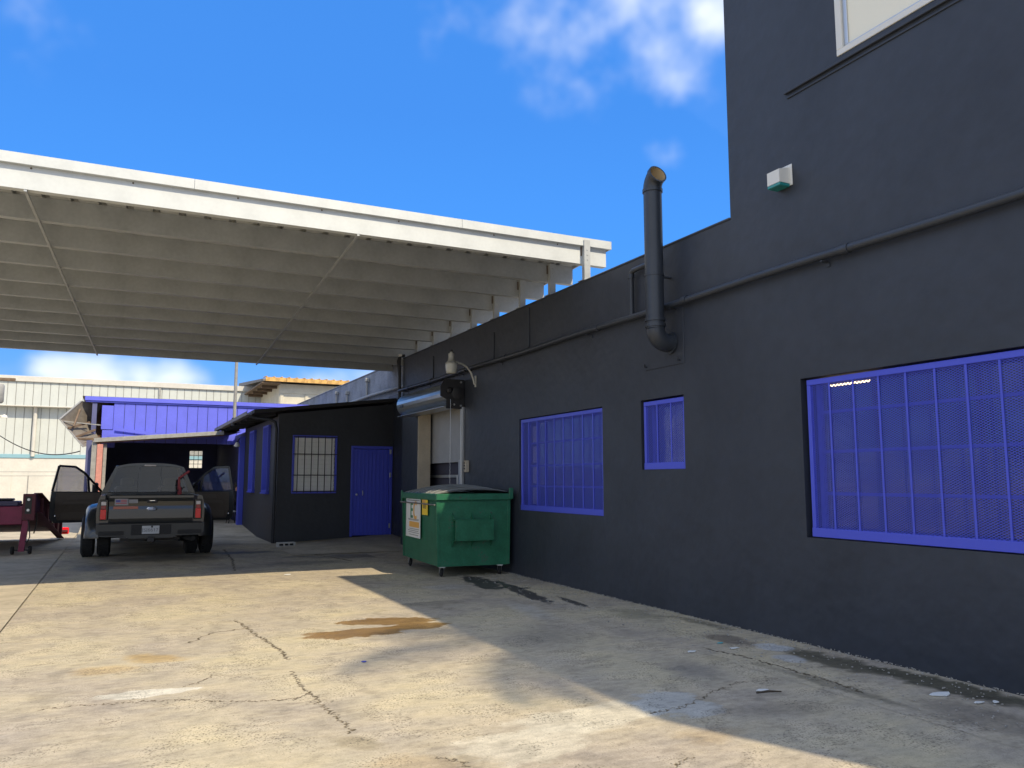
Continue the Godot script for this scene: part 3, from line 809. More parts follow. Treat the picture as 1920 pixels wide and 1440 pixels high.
	var arm := MB.new()
	arm.tube([Vector3(-0.03, -0.03, 0), Vector3(-0.05, 0.06, 0), Vector3(-0.10, 0.19, 0), Vector3(-0.18, 0.29, 0), Vector3(-0.28, 0.345, 0), Vector3(-0.42, 0.37, 0)], 0.019, 10)
	put("arm", arm, M.lampgrey, L)
	part_box("wall_plate", Vector3(-0.02, -0.08, -0.035), Vector3(0, 0.14, 0.035), M.lampgrey, L, 0.006)
	var hd := MB.new()
	hd.lathe([[0.0, 0.56], [0.030, 0.56], [0.032, 0.535], [0.058, 0.53], [0.060, 0.44], [0.062, 0.40], [0.095, 0.365], [0.118, 0.345], [0.118, 0.325]], Transform3D(Basis.IDENTITY, Vector3(-0.50, 0, 0)), 20)
	put("head", hd, M.lampgrey, L)
	var ln := MB.new()
	ln.lathe([[0.112, 0.326], [0.104, 0.23], [0.096, 0.165], [0.085, 0.155], [0.0, 0.15]], Transform3D(Basis.IDENTITY, Vector3(-0.50, 0, 0)), 20)
	put("lens", ln, M.lens, L)
	var eye := MB.new()
	eye.lathe([[0.0, 0.60], [0.022, 0.60], [0.026, 0.56]], Transform3D(Basis.IDENTITY, Vector3(-0.50, 0, 0)), 12)
	put("photocell", eye, M.blackmetal, L)

# ---------------------------------------------------------------- the grey building set back behind it
func build_grey() -> void:
	var b := thing("grey_building", "set-back weathered grey wall beyond the black building", "building")
	var w := MB.new()
	w.holed([[18.3, 34.0, -0.1, 4.62]], [], Vector3(6.42, 0, 0), Vector3.FORWARD, Vector3.UP, Vector3.LEFT, 0.2)
	w.span(Vector3(6.62, -0.1, -33.8), Vector3(12.9, 4.6, -34.0))
	w.span(Vector3(6.62, 4.1, -18.31), Vector3(12.9, 4.3, -33.8))
	put("wall", w, M.greywall, b)
	part_box("lower_wall", Vector3(6.405, -0.1, -18.31), Vector3(6.419, 3.78, -20.9), M.black, b, 0.0)
	part_box("coping", Vector3(6.40, 4.62, -18.31), Vector3(6.64, 4.66, -34.0), M.greywall, b, 0.01)
	var p := thing("roof_drain_pipe", "pale pipe stepping along the weathered grey wall", "pipe")
	var m := MB.new()
	m.tube([Vector3(6.34, 3.90, -18.4), Vector3(6.34, 3.95, -22.5), Vector3(6.34, 3.93, -27.0), Vector3(6.34, 3.80, -29.0)], 0.045, 10)
	put("run", m, M.greypipe, p)
	for q in [[-22.9, 0.45], [-25.2, 0.30], [-26.6, 0.42]]:
		var v := MB.new()
		v.tube([Vector3(6.36, 3.9, q[0]), Vector3(6.36, 3.98 + q[1], q[0])], 0.035, 8)
		v.box(Vector3(6.36, 4.0 + q[1], q[0]), Vector3(0.12, 0.12, 0.14), 0.02)
		put("standpipe", v, M.greypipe, p)
	# cables and a small camera at the corner of the black building
	var c := thing("cable_bundle", "black cables and conduit hanging at the junction of black and grey walls", "cable")
	for q in [[0.0, 0.05, 3.5], [0.06, 0.035, 3.7], [0.16, 0.02, 3.3]]:
		var t := MB.new()
		t.tube([Vector3(WX + 0.05, 4.52, -18.36 - q[0]), Vector3(WX - 0.05, 4.50, -18.36 - q[0]), Vector3(WX - 0.08, 4.40, -18.36 - q[0]), Vector3(WX - 0.07 + q[0] * 0.2, 4.0, -18.36 - q[0]), Vector3(WX - 0.06, q[2], -18.36 - q[0] * 0.6)], q[1] * 0.7, 8)
		put("cable", t, M.blackmetal, c)
	var cam := thing("bullet_camera", "small white bullet camera on the parapet corner", "camera", Vector3(WX - 0.08, 4.50, -18.34))
	var cm := MB.new()
	cm.tube([Vector3(-0.02, 0.0, 0.13), Vector3(0, 0.02, -0.05)], 0.035, 12)
	put("body", cm, M.offwhite, cam)
	var cs := MB.new(); cs.tube([Vector3(0, 0.0, -0.02), Vector3(0.1, -0.06, -0.06)], 0.014, 8)
	put("stalk", cs, M.offwhite, cam)

# ---------------------------------------------------------------- metal canopy
func build_canopy() -> void:
	var c := thing("metal_canopy", "large flat silver metal canopy over the yard on short parapet posts", "canopy")
	var x0 := -8.42; var xe := 6.40
	for i in 11:
		var z := -10.0 - 1.06 * i
		var yb := 4.72 - 0.028 * i
		# channel section: web towards the yard front, lips turned back
		var m := MB.new()
		var h := 0.29; var t := 0.006
		var x1 := 6.40 + 0.035 * (-z - 10.0)
		m.span(Vector3(x0, yb, z), Vector3(x1, yb + h, z - t))
		m.span(Vector3(x0, yb, z - t), Vector3(x1, yb + t, z - 0.105))
		m.span(Vector3(x0, yb + h - t, z - t), Vector3(x1, yb + h, z - 0.085))
		m.span(Vector3(x0, yb + t, z - 0.099), Vector3(x1, yb + 0.028, z - 0.105))
		put("beam", m, M.galv if i > 0 else M.galv_bright, c)
		# post with its bent tabs
		var p := MB.new()
		var base := 4.455 if z > -18.3 else 4.665
		var px := 6.03 if z > -18.3 else 6.46
		var top := yb + h + (0.06 if i == 0 else -0.01)
		if base < top - 0.05:
			p.span(Vector3(px - 0.05, base, z + 0.075), Vector3(px + 0.05, top, z + 0.070))
			p.span(Vector3(px - 0.05, base, z + 0.070), Vector3(px - 0.044, top, z + 0.004))
			p.span(Vector3(px + 0.044, base, z + 0.070), Vector3(px + 0.05, top, z + 0.004))
			p.span(Vector3(px - 0.09, base + 0.001, z + 0.12), Vector3(px + 0.09, base + 0.009, z - 0.06))
			var po := put("post", p, M.galv, c)
			for k in 3:
				var s := MB.new()
				s.lathe([[0.0, 0.008], [0.008, 0.008], [0.011, 0.0]], Transform3D(Basis(Vector3.RIGHT, PI / 2), Vector3(px, yb + 0.05 + k * 0.075, z + 0.075)), 6)
				put("screw", s, M.galv, po)
			# corroded dark stain plate behind each post
			part_box("gusset", Vector3(px - 0.075, yb + 0.12, z + 0.003), Vector3(px - 0.051, yb + h - 0.03, z + 0.008), M.galv_dark, c, 0.001)
	# roof sheets: trapezoid ribs running front to back
	var pitch := 0.31
	var sheet_w := 0.93
	var sm: ArrayMesh = null
	var n := int(ceil((xe + 0.03 - x0) / sheet_w))
	for i in n:
		if sm == null:
			var m := MB.new()
			var prof := []
			for k in 3:
				var a := k * pitch
				prof.append_array([Vector2(a, 0), Vector2(a + 0.215, 0), Vector2(a + 0.235, 0.07), Vector2(a + 0.285, 0.07), Vector2(a + 0.305, 0)])
			prof.append(Vector2(sheet_w + 0.02, 0.002))
			for k in prof.size() - 1:
				var a: Vector2 = prof[k]; var b: Vector2 = prof[k + 1]
				var nn := Vector3(-(b.y - a.y), b.x - a.x, 0)
				for e in [0.0, 0.0012]:
					m.quad(Vector3(a.x, a.y + e, 0.045), Vector3(b.x, b.y + e, 0.045), Vector3(b.x + 0.376, b.y + e - 0.289, -10.75), Vector3(a.x + 0.376, a.y + e - 0.289, -10.75), nn if e > 0 else -nn)
			sm = m.mesh()
		var o := put("roof_sheet", sm, M.galv_sheet, c)
		o.position = Vector3(x0 + i * sheet_w, 5.013, -10.0)
	# front flashing in several lengths
	var xs := [x0, -3.6, 0.62, 4.05, xe + 0.06]
	for k in 4:
		var m := MB.new()
		m.span(Vector3(xs[k], 4.985, -9.950), Vector3(xs[k + 1] - 0.004, 5.105, -9.945 + 0.002 * (k % 2)))
		m.span(Vector3(xs[k], 5.100, -9.951), Vector3(xs[k + 1] - 0.004, 5.106, -10.2))
		m.span(Vector3(xs[k], 4.985, -9.951), Vector3(xs[k + 1] - 0.004, 4.990, -9.999))
		var fl := put("flashing", m, M.galv_bright, c)
		var xx: float = xs[k] + 0.5
		while xx < xs[k + 1]:
			var s := MB.new()
			s.lathe([[0.0, 0.008], [0.009, 0.006], [0.012, 0.0]], Transform3D(Basis(Vector3.RIGHT, PI / 2), Vector3(xx, 4.965, -9.998)), 6)
			put("screw", s, M.galv_dark, fl)
			xx += 1.02
	part_box("end_trim", Vector3(xe + 0.06, 4.985, -9.944), Vector3(xe + 0.066, 5.106, -10.2), M.galv_bright, c, 0.0)
	# thin tie bars under the beams
	for q in [[-1.10, -0.62], [2.62, 2.92]]:
		var m := MB.new()
		m.bar(Vector3(q[0], 4.705, -10.0), Vector3(q[1], 4.415, -20.75), 0.030, 0.018)
		put("tie_bar", m, M.galv, c)
	# posts at the far side of the yard
	for z in [-10.1, -13.3, -16.5, -20.5]:
		part_box("column", Vector3(-7.6, 0.0, z - 0.06), Vector3(-7.48, 4.72 - 0.0273 * (-z - 10.0) - 0.002, z + 0.06), M.galv, c, 0.006)
	# service mast rising from the office eave
	var s := thing("service_mast", "thin steel mast rising from the office eave behind canopy", "mast", Vector3(2.80, 3.2, -23.7))
	var t := MB.new(); t.tube([Vector3(0, -0.12, 0), Vector3(0, 2.1, 0)], 0.045, 12)
	put("tube", t, M.greypipe, s)
	var cl := MB.new(); cl.tube([Vector3(0, -0.14, 0), Vector3(0, 0.08, 0)], 0.07, 12)
	put("clamp", cl, M.blackmetal, s)
	var hh := MB.new(); hh.tube([Vector3(0, 2.1, 0), Vector3(0, 2.2, 0), Vector3(-0.08, 2.27, 0), Vector3(-0.17, 2.22, 0)], 0.06, 12)
	put("weather_head", hh, M.greypipe, s)

# ---------------------------------------------------------------- black office hut
func build_office() -> void:
	var s := thing("office_hut", "low black lean-to office with barred window and blue door", "office")
	var zf := -20.4; var xl := 3.46; var xr := 6.41
	var top := func(x: float) -> float: return 3.10 + 0.122 * (x - 2.84)
	var m := MB.new()
	# front wall with openings, top following the roof
	m.holed([[0.0, xr - xl, -0.05, 3.10]], [[0.40, 1.41, 1.28, 2.60], [1.86, 2.90, 0.13, 2.40]], Vector3(xl, 0, zf), Vector3.RIGHT, Vector3.UP, Vector3.BACK, 0.15)
	m.prism(PackedVector2Array([Vector2(xl, 3.10), Vector2(xr, 3.10), Vector2(xr, top.call(xr)), Vector2(xl, top.call(xl))]), Transform3D(Basis.IDENTITY, Vector3(0, 0, zf - 0.15)), 0.15)
	put("front_wall", m, M.blackwall2, s)
	var w := MB.new()
	w.holed([[20.55, 26.2, -0.05, 3.12]], [[21.5, 22.35, 1.29, 2.92], [24.0, 24.85, 1.29, 2.92]], Vector3(xl, 0, 0), Vector3.FORWARD, Vector3.UP, Vector3.LEFT, 0.14)
	w.span(Vector3(xl, -0.05, -26.2), Vector3(xr, 3.3, -26.35))
	put("side_wall", w, M.blackwall2, s)
	part_box("floor", Vector3(xl + 0.15, 0.0, -20.56), Vector3(xr, 0.05, -26.2), M.inner, s, 0.0)
	# roof: tilted sheet with overhang
	var r := MB.new()
	r.prism(PackedVector2Array([Vector2(2.84, 3.16), Vector2(6.41, 3.16 + 0.122 * 3.57), Vector2(6.41, 3.245 + 0.122 * 3.57), Vector2(2.84, 3.245)]), Transform3D(Basis.IDENTITY, Vector3(0, 0, -28.2)), 8.0)
	put("roof", r, M.blackroof, s)
	for k in 7:
		var z := -20.9 - k * 1.15
		var rf := MB.new()
		rf.bar(Vector3(2.90, 3.125, z), Vector3(3.46, 3.125 + 0.122 * 0.56, z), 0.05, 0.07)
		put("rafter", rf, M.blackwall2, s)
	var gt := MB.new()   # gutter along the eave
	gt.prism(PackedVector2Array([Vector2(2.72, 3.14), Vector2(2.84, 3.14), Vector2(2.84, 3.235), Vector2(2.832, 3.235), Vector2(2.832, 3.15), Vector2(2.728, 3.15), Vector2(2.728, 3.23), Vector2(2.715, 3.23)]), Transform3D(Basis.IDENTITY, Vector3(0, 0, -28.2)), 7.6)
	put("gutter", gt, M.gutter, s)
	var ds := MB.new()   # downpipe at the front corner
	ds.tube([Vector3(2.80, 3.13, -20.75), Vector3(2.95, 3.07, -20.6), Vector3(3.25, 3.03, -20.42), Vector3(3.37, 2.96, -20.36), Vector3(3.40, 2.80, -20.35), Vector3(3.40, 0.03, -20.35)], 0.04, 12)
	put("downpipe", ds, M.blackwall2, s)
	# front window: jalousie slats, blue frame, black bars
	var fr := MB.new()
	for q in [[3.81, 4.92, 1.22, 1.28], [3.81, 4.92, 2.60, 2.66], [3.81, 3.86, 1.28, 2.60], [4.87, 4.92, 1.28, 2.60]]:
		fr.span(Vector3(q[0], q[2], zf + 0.035), Vector3(q[1], q[3], zf + 0.001), 0.004)
	var win := put("window", fr, M.blue, s)
	win.set_meta("label", "front window with white louvres behind dark bars")
	var sl := MB.new(); sl.box(Vector3.ZERO, Vector3(1.0, 0.122, 0.008), 0.002, Basis(Vector3.RIGHT, 0.35))
	var slm := sl.mesh()
	for k in 12:
		var o := put("louvre", slm, M.louvre, win)
		o.position = Vector3(4.365, 1.34 + k * 0.109, zf - 0.035)
	for k in 6: part_box("bar", Vector3(3.93 + k * 0.168, 1.24, zf + 0.052), Vector3(3.948 + k * 0.168, 2.64, zf + 0.037), M.blackmetal, win, 0.002)
	for y in [1.26, 1.66, 2.18, 2.61]: part_box("cross_bar", Vector3(3.82, y, zf + 0.064), Vector3(4.91, y + 0.02, zf + 0.053), M.blackmetal, win, 0.002)
	# side windows: blue frames with louvres and a hinged grille standing proud
	for z in [-21.5, -24.0]:
		var sf := MB.new()
		for q in [[0.0, 0.85, 1.23, 1.29], [0.0, 0.85, 2.92, 2.97], [0.0, 0.04, 1.29, 2.92], [0.81, 0.85, 1.29, 2.92]]:
			sf.span(Vector3(xl - 0.075, q[2], z - q[0]), Vector3(xl - 0.001, q[3], z - q[1]), 0.004)
		var sw := put("window", sf, M.blue, s)
		sw.set_meta("label", "side window with blue cage and white louvres " + ("by the corner" if z > -22 else "by the garage"))
		for k in 8: part_box("bar", Vector3(xl - 0.074, 1.29, z - 0.10 - k * 0.09), Vector3(xl - 0.06, 2.92, z - 0.115 - k * 0.09), M.blue, sw, 0.002)
		for k in 15:
			var sv := MB.new(); sv.box(Vector3(xl + 0.05, 1.35 + k * 0.108, z - 0.425), Vector3(0.008, 0.115, 0.84), 0.002, Basis(Vector3.BACK, -0.35))
			put("louvre", sv, M.louvre, sw)
		part_box("sill", Vector3(xl - 0.10, 1.19, z + 0.03), Vector3(xl - 0.001, 1.229, z - 0.88), M.blue, sw, 0.005)
	# blue security door
	var dd := MB.new(); dd.span(Vector3(5.36, 0.15, zf - 0.05), Vector3(6.30, 2.34, zf - 0.01), 0.006)
	var door := put("door", dd, M.blue, s)
	var df := MB.new()
	for q in [[5.29, 5.35, 0.13, 2.42], [6.31, 6.38, 0.13, 2.42], [5.35, 6.31, 2.35, 2.42]]:
		df.span(Vector3(q[0], q[2], zf - 0.08), Vector3(q[1], q[3], zf + 0.03), 0.005)
	put("door_frame", df, M.blue, s)
	for k in 9: part_box("bar", Vector3(5.42 + k * 0.1, 0.16, zf + 0.012), Vector3(5.436 + k * 0.1, 2.33, zf - 0.009), M.blue, door, 0.002)
	for y in [0.22, 0.78, 1.26, 1.80, 2.24]: part_box("cross_bar", Vector3(5.37, y, zf + 0.024), Vector3(6.29, y + 0.025, zf + 0.013), M.blue, door, 0.002)
	var kn := MB.new()
	kn.lathe([[0.0, 0.06], [0.028, 0.055], [0.03, 0.035], [0.012, 0.02], [0.014, 0.0]], Transform3D(Basis(Vector3.RIGHT, PI / 2), Vector3(5.44, 1.18, zf + 0.01)), 12)
	put("knob", kn, M.alu, door)
	var ha := MB.new(); ha.tube([Vector3(5.60, 1.16, zf + 0.02), Vector3(5.60, 1.22, zf + 0.05), Vector3(5.60, 1.28, zf + 0.02)], 0.012, 8)
	put("handle", ha, M.alu, door)
	for y in [0.32, 1.62, 2.22]: part_box("hinge", Vector3(6.30, y, zf + 0.045), Vector3(6.345, y + 0.12, zf + 0.031), M.alu, door, 0.003)
	# concrete block by the corner
	var b := thing("concrete_block", "pale hollow concrete block lying at the office corner", "block", Vector3(3.55, 0.012, -19.45), 0.06)
	var bm := MB.new()
	bm.holed([[0.0, 0.40, 0.0, 0.10]], [[0.03, 0.135, 0.025, 0.075], [0.155, 0.25, 0.025, 0.075], [0.27, 0.37, 0.025, 0.075]], Vector3(-0.2, 0, 0.1), Vector3.RIGHT, Vector3.UP, Vector3.BACK, 0.2)
	put("shell", bm, M.blockwhite, b)
	part_box("core", Vector3(-0.19, 0.01, -0.095), Vector3(0.19, 0.09, 0.02), M.blackmetal, b, 0.0)

# ---------------------------------------------------------------- blue garage behind
func build_garage() -> void:
	var g := thing("blue_garage", "blue sheet metal garage with dark open bay", "garage")
	var zb := -30.0
	# front fascia wall of upright panels
	var x := -0.66
	var pm: ArrayMesh = null
	for k in 26:
		if pm == null:
			var m := MB.new()
			m.prism(PackedVector2Array([Vector2(0, 0), Vector2(0.312, 0), Vector2(0.312, 0.04), Vector2(0.285, 0.04), Vector2(0.275, 0.015), Vector2(0.04, 0.015), Vector2(0.03, 0.03), Vector2(0, 0.03)]), Transform3D(Basis(Vector3.RIGHT, -PI / 2), Vector3.ZERO), 1.35)
			pm = m.mesh()
		var o := put("wall_panel", pm, M.bluesun, g)
		o.position = Vector3(x + 0.36 + k * 0.329, 2.80, zb + 0.0)
		o.basis = Basis(Vector3.UP, 0.0)
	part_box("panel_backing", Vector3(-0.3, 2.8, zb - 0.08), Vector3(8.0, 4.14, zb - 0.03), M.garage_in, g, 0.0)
	part_box("flat_panel", Vector3(-0.66, 3.22, zb - 0.02), Vector3(-0.31, 4.02, zb + 0.03), M.bluesun, g, 0.004)
	part_box("top_trim", Vector3(-1.18, 4.16, zb - 0.1), Vector3(8.0, 4.30, zb + 0.09), M.bluesun, g, 0.01)
	part_box("trim_lip", Vector3(-1.15, 4.115, zb - 0.1), Vector3(8.0, 4.158, zb + 0.05), M.bluesun, g, 0.005)
	var fl := MB.new()   # flashing that sags along the foot of the panels
	var a := Vector3(-0.22, 3.24, zb + 0.10); var b := Vector3(1.5, 3.04, zb + 0.12)
	var cc := Vector3(4.2, 2.98, zb + 0.12)
	fl.bar(a, b, 0.02, 0.10); fl.bar(b, cc, 0.02, 0.10)
	fl.bar(a + Vector3(-0.2, -0.16, 0.04), Vector3(1.2, 2.94, zb + 0.16), 0.02, 0.05)
	put("flashing", fl, M.bluesun, g)
	var lb := MB.new()
	lb.span(Vector3(-0.62, 2.62, zb - 0.02), Vector3(-0.22, 3.20, zb + 0.02), 0.005)
	put("lower_panel", lb, M.bluesun, g)
	# upper roof falling away behind
	var rf := MB.new()
	rf.quad(Vector3(-1.25, 4.31, zb + 0.05), Vector3(8.0, 4.31, zb + 0.05), Vector3(8.0, 4.05, -37.0), Vector3(-1.25, 4.05, -37.0), Vector3.UP)
	rf.quad(Vector3(-1.25, 4.30, zb + 0.05), Vector3(8.0, 4.30, zb + 0.05), Vector3(8.0, 4.04, -37.0), Vector3(-1.25, 4.04, -37.0), Vector3.DOWN)
	put("upper_roof", rf, M.galv_dark, g)
	# lower roof over the bay, edge trim rising to the office side
	var lr := MB.new()
	lr.quad(Vector3(-0.75, 2.74, -26.7), Vector3(3.4, 3.10, -26.7), Vector3(3.4, 3.16, zb), Vector3(-0.75, 2.80, zb), Vector3.UP)
	lr.quad(Vector3(-0.75, 2.70, -26.7), Vector3(3.4, 3.06, -26.7), Vector3(3.4, 3.12, zb), Vector3(-0.75, 2.76, zb), Vector3.DOWN)
	put("lower_roof", lr, M.blackroof, g)
	var ed := MB.new()
	ed.bar(Vector3(-0.75, 2.71, -26.66), Vector3(2.86, 3.02, -26.66), 0.05, 0.12, Vector3.UP, 0.006)
	put("edge_trim", ed, M.greypipe, g)
	var ed2 := MB.new()
	ed2.bar(Vector3(-0.70, 2.635, -26.69), Vector3(2.86, 2.94, -26.69), 0.03, 0.03, Vector3.UP, 0.003)
	put("drip_edge", ed2, M.rust, g)
	# columns, side and back walls
	part_box("column", Vector3(-0.80, 0.0, -26.9), Vector3(-0.66, 2.66, -26.72), M.greypipe, g, 0.006)
	part_box("pink_post", Vector3(-0.655, 0.0, -26.82), Vector3(-0.50, 2.60, -26.68), M.pink, g, 0.006)
	part_box("inner_post", Vector3(-0.49, 0.0, -26.9), Vector3(-0.40, 2.62, -26.8), M.greypipe, g, 0.004)
	part_box("blue_post", Vector3(3.30, 0.15, -26.55), Vector3(3.455, 2.9, -26.25), M.blue, g, 0.006)
	var iw := MB.new()
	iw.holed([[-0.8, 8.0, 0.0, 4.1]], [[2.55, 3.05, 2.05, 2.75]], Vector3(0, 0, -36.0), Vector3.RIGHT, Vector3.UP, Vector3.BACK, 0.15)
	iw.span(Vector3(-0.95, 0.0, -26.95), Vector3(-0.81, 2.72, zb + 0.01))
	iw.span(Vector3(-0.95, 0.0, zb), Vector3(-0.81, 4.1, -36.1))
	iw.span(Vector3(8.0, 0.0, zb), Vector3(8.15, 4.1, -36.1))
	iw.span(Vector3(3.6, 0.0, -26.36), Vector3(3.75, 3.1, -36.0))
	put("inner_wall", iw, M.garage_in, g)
	var wb := MB.new()
	for y in [2.2, 2.38, 2.56]: wb.span(Vector3(2.55, y, -36.02), Vector3(3.05, y + 0.02, -36.05))
	for xx in [2.71, 2.88]: wb.span(Vector3(xx, 2.05, -36.021), Vector3(xx + 0.018, 2.75, -36.049))
	var wn := put("rear_window", wb, M.blackmetal, g)
	part_box("shelf", Vector3(2.9, 0.2, -31.2), Vector3(3.55, 1.5, -33.4), M.blackwall2, g, 0.02)
	# floodlight under the eave
	var f := thing("floodlight", "small floodlight under the eave beside the blue post", "floodlight", Vector3(3.22, 2.62, -26.3))
	var hd := MB.new(); hd.lathe([[0.0, 0.10], [0.05, 0.09], [0.075, 0.02], [0.10, -0.02], [0.0, -0.025]], Transform3D(Basis(Vector3.RIGHT, 0.3), Vector3.ZERO), 14)
	put("head", hd, M.offwhite, f)
	var am := MB.new(); am.tube([Vector3(0, 0.08, 0), Vector3(0.06, 0.20, 0), Vector3(0.20, 0.26, 0.02)], 0.018, 8)
	put("arm", am, M.blackmetal, f)
	# broken overhang hanging from the garage corner
	var s := thing("broken_overhang", "torn grey sheet overhang sagging from blue garage corner", "roof overhang")
	var A := zp(152, 752, -30.0); var B := zp(112, 786, -29.2); var C := zp(156, 838, -28.9); var D := zp(190, 832, -29.6); var E := zp(192, 760, -30.4)
	var mid := zp(172, 795, -30.6)
	var sh := MB.new()
	for t in [[A, B, mid], [B, C, mid], [C, D, mid], [A, mid, E]]:
		for off in [Vector3.ZERO, Vector3(-0.012, 0.012, -0.012)]:
			sh.flat(t[0] + off, t[1] + off, t[2] + off, Vector3(0.3, -0.5, 1.0) if off == Vector3.ZERO else Vector3(-0.3, 0.5, -1.0))
	put("sheet", sh, M.oldsheet, s)
	var rk := MB.new()
	for t in [[A, B, 0.05], [B, C, 0.05], [zp(120, 790, -29.2), zp(188, 797, -29.9), 0.05]]: rk.bar(t[0], t[1], t[2], t[2] * 0.6)
	put("edge_strip", rk, M.greypipe, s)
	for q in [[128, 803, 168, 792], [140, 820, 178, 806], [152, 834, 186, 820], [138, 800, 150, 768], [146, 823, 186, 822]]:
		var r := MB.new(); r.bar(zp(q[0], q[1], -29.05), zp(q[2], q[3], -29.9), 0.05, 0.06)
		put("rafter", r, M.oldwood, s)
	var bk := MB.new()
	bk.span(zp(158, 762, -30.9), zp(193, 830, -30.95) + Vector3(0, 0, -0.05))
	put("rusty_backing", bk, M.rust, s)

# ---------------------------------------------------------------- far buildings
func build_far() -> void:
	var w := thing("white_warehouse", "long pale sheet metal warehouse closing the yard behind", "warehouse")
	var z := -46.0
	var pm: ArrayMesh = null
	var pl: ArrayMesh = null
	for k in 62:
		if pm == null:
			for e in 2:
				var hh := 1.16 if e == 0 else 2.5
				var m := MB.new()
				m.prism(PackedVector2Array([Vector2(0, 0), Vector2(0.335, 0), Vector2(0.335, 0.05), Vector2(0.30, 0.05), Vector2(0.285, 0.012), Vector2(0, 0.012)]), Transform3D(Basis(Vector3.RIGHT, -PI / 2), Vector3.ZERO), hh)
				if e == 0: pm = m.mesh()
				else: pl = m.mesh()
		var o := put("upper_panel", pm, M.palegreen, w)
		o.position = Vector3(-12.0 + k * 0.362, 5.17, z + 0.45)
		if k < 40:
			var o2 := put("lower_panel", pl, M.palegreen, w)
			o2.position = Vector3(-12.0 + k * 0.362, 2.72, z)
	part_box("panel_backing", Vector3(-12.0, 5.17, z + 0.36), Vector3(12.0, 6.33, z + 0.42), M.greypipe, w, 0.0)
	part_box("panel_backing", Vector3(-12.0, 2.81, z - 0.08), Vector3(12.0, 5.11, z - 0.03), M.greypipe, w, 0.0)
	part_box("fascia", Vector3(-12.0, 6.33, z - 0.3), Vector3(12.0, 6.60, z + 0.56), M.whitewall, w, 0.01)
	part_box("soffit", Vector3(-12.0, 5.12, z + 0.01), Vector3(12.0, 5.168, z + 0.50), M.whitewall, w, 0.005)
	part_box("blue_band", Vector3(-12.0, 2.62, z - 0.1), Vector3(12.0, 2.80, z + 0.09), M.paleblue, w, 0.005)
	part_box("base_wall", Vector3(-12.0, -0.1, z - 0.2), Vector3(12.0, 2.615, z + 0.05), M.whitewall, w, 0.005)
	part_box("shell", Vector3(-12.0, 0.0, z - 20.0), Vector3(12.0, 6.3, z - 0.31), M.whitewall, w, 0.0)
	for x in [-3.92, 1.7]:
		var d := MB.new(); d.tube([Vector3(x, 5.2, z + 0.16), Vector3(x, 5.0, z + 0.14), Vector3(x, 2.7, z + 0.14)], 0.09, 10)
		put("downpipe", d, M.whitewall, w)
	part_box("seam_strip", Vector3(1.58, 5.2, z + 0.50), Vector3(1.68, 6.33, z + 0.53), M.greypipe, w, 0.004)
	part_box("door", Vector3(-4.05, 0.0, z + 0.052), Vector3(-2.6, 2.05, z + 0.075), M.whitewall, w, 0.005)
	part_box("door", Vector3(-6.2, 0.0, z + 0.052), Vector3(-4.75, 2.05, z + 0.075), M.whitewall, w, 0.005)
	# thin wire fence in front of it
	var f := thing("wire_fence", "thin post and wire fence before the white warehouse wall", "fence", Vector3(0, 0, -42.0))
	for x in [-6.2, -5.0, -3.7, -2.55, -1.3]:
		var p := MB.new(); p.tube([Vector3(x, 0, 0), Vector3(x, 2.1 if x < -4.5 else 1.75, 0)], 0.025, 6)
		put("post", p, M.greypipe, f)
	for y in [1.9, 1.72]:
		var wi := MB.new(); wi.tube([Vector3(-9.0, y, 0), Vector3(-0.9, y + 0.02, 0)], 0.012, 5)
		put("wire", wi, M.greypipe, f)
	# drooping cable
	var c := MB.new()
	var pts := []
	var P0 := zp(-60, 772, -33.0); var P1 := zp(60, 850, -33.0); var P2 := zp(150, 846, -31.0)
	for i in 24:
		var t := i / 23.0
		pts.append(P0 * (1 - t) * (1 - t) + P1 * 2 * t * (1 - t) + P2 * t * t + Vector3(0, -0.25 * sin(PI * t), 0))
	c.tube(pts, 0.018, 6)
	tag(put("overhead_cable", c, M.blackmetal), "thin dark cable sagging in front of the warehouse to the garage", "cable")
	# house with wooden eaves
	var h := thing("cream_house", "cream upper storey with weathered orange wooden eaves", "house")
	var zh := -40.0
	part_box("wall", Vector3(6.75, 0.0, zh - 8.0), Vector3(13.5, 6.22, zh), M.cream2, h, 0.01)
	part_box("frieze", Vector3(6.74, 5.75, zh - 7.9), Vector3(13.6, 6.215, zh + 0.04), M.cream2, h, 0.01)
	for x in [6.80, 8.0, 9.3]: part_box("pilaster", Vector3(x, 0.0, zh + 0.001), Vector3(x + 0.16, 5.74, zh + 0.05), M.cream2, h, 0.01)
	var rf := MB.new()
	rf.prism(PackedVector2Array([Vector2(0.55, 6.25), Vector2(0.55, 6.36), Vector2(-8.5, 7.1), Vector2(-8.5, 6.9)]), Transform3D(Basis(Vector3.UP, -PI / 2) , Vector3(14.0, 0, zh)), 8.1)
	put("roof", rf, M.oldsheet, h)
	for k in 8: part_box("fascia_board", Vector3(6.0 + k * 0.98, 6.24, zh + 0.56), Vector3(6.97 + k * 0.98, 6.44, zh + 0.60), M.orangewood, h, 0.01)
	for k in 22:
		var tl := MB.new(); tl.tube([Vector3(6.05 + k * 0.36, 6.46, zh + 0.62), Vector3(6.05 + k * 0.36, 6.52, zh - 0.3)], 0.03, 8)
		put("ridge_tile", tl, M.orangewood, h)
	for k in 5:
		var zz := zh - 0.6 - k * 1.5
		part_box("eave_bracket", Vector3(6.0, 6.02 - k * 0.0, zz - 0.08), Vector3(6.74, 6.14, zz + 0.08), M.oldwood, h, 0.01)
	part_box("side_eave", Vector3(5.85, 6.15, zh - 8.0), Vector3(6.74, 6.22, zh + 0.5), M.oldwood, h, 0.01)
	# utility pole with transformer at the yard edge
	var u := thing("utility_pole", "wooden utility pole with grey transformer and bracket lamp", "pole", Vector3(-4.75, 0.0, -36.0))
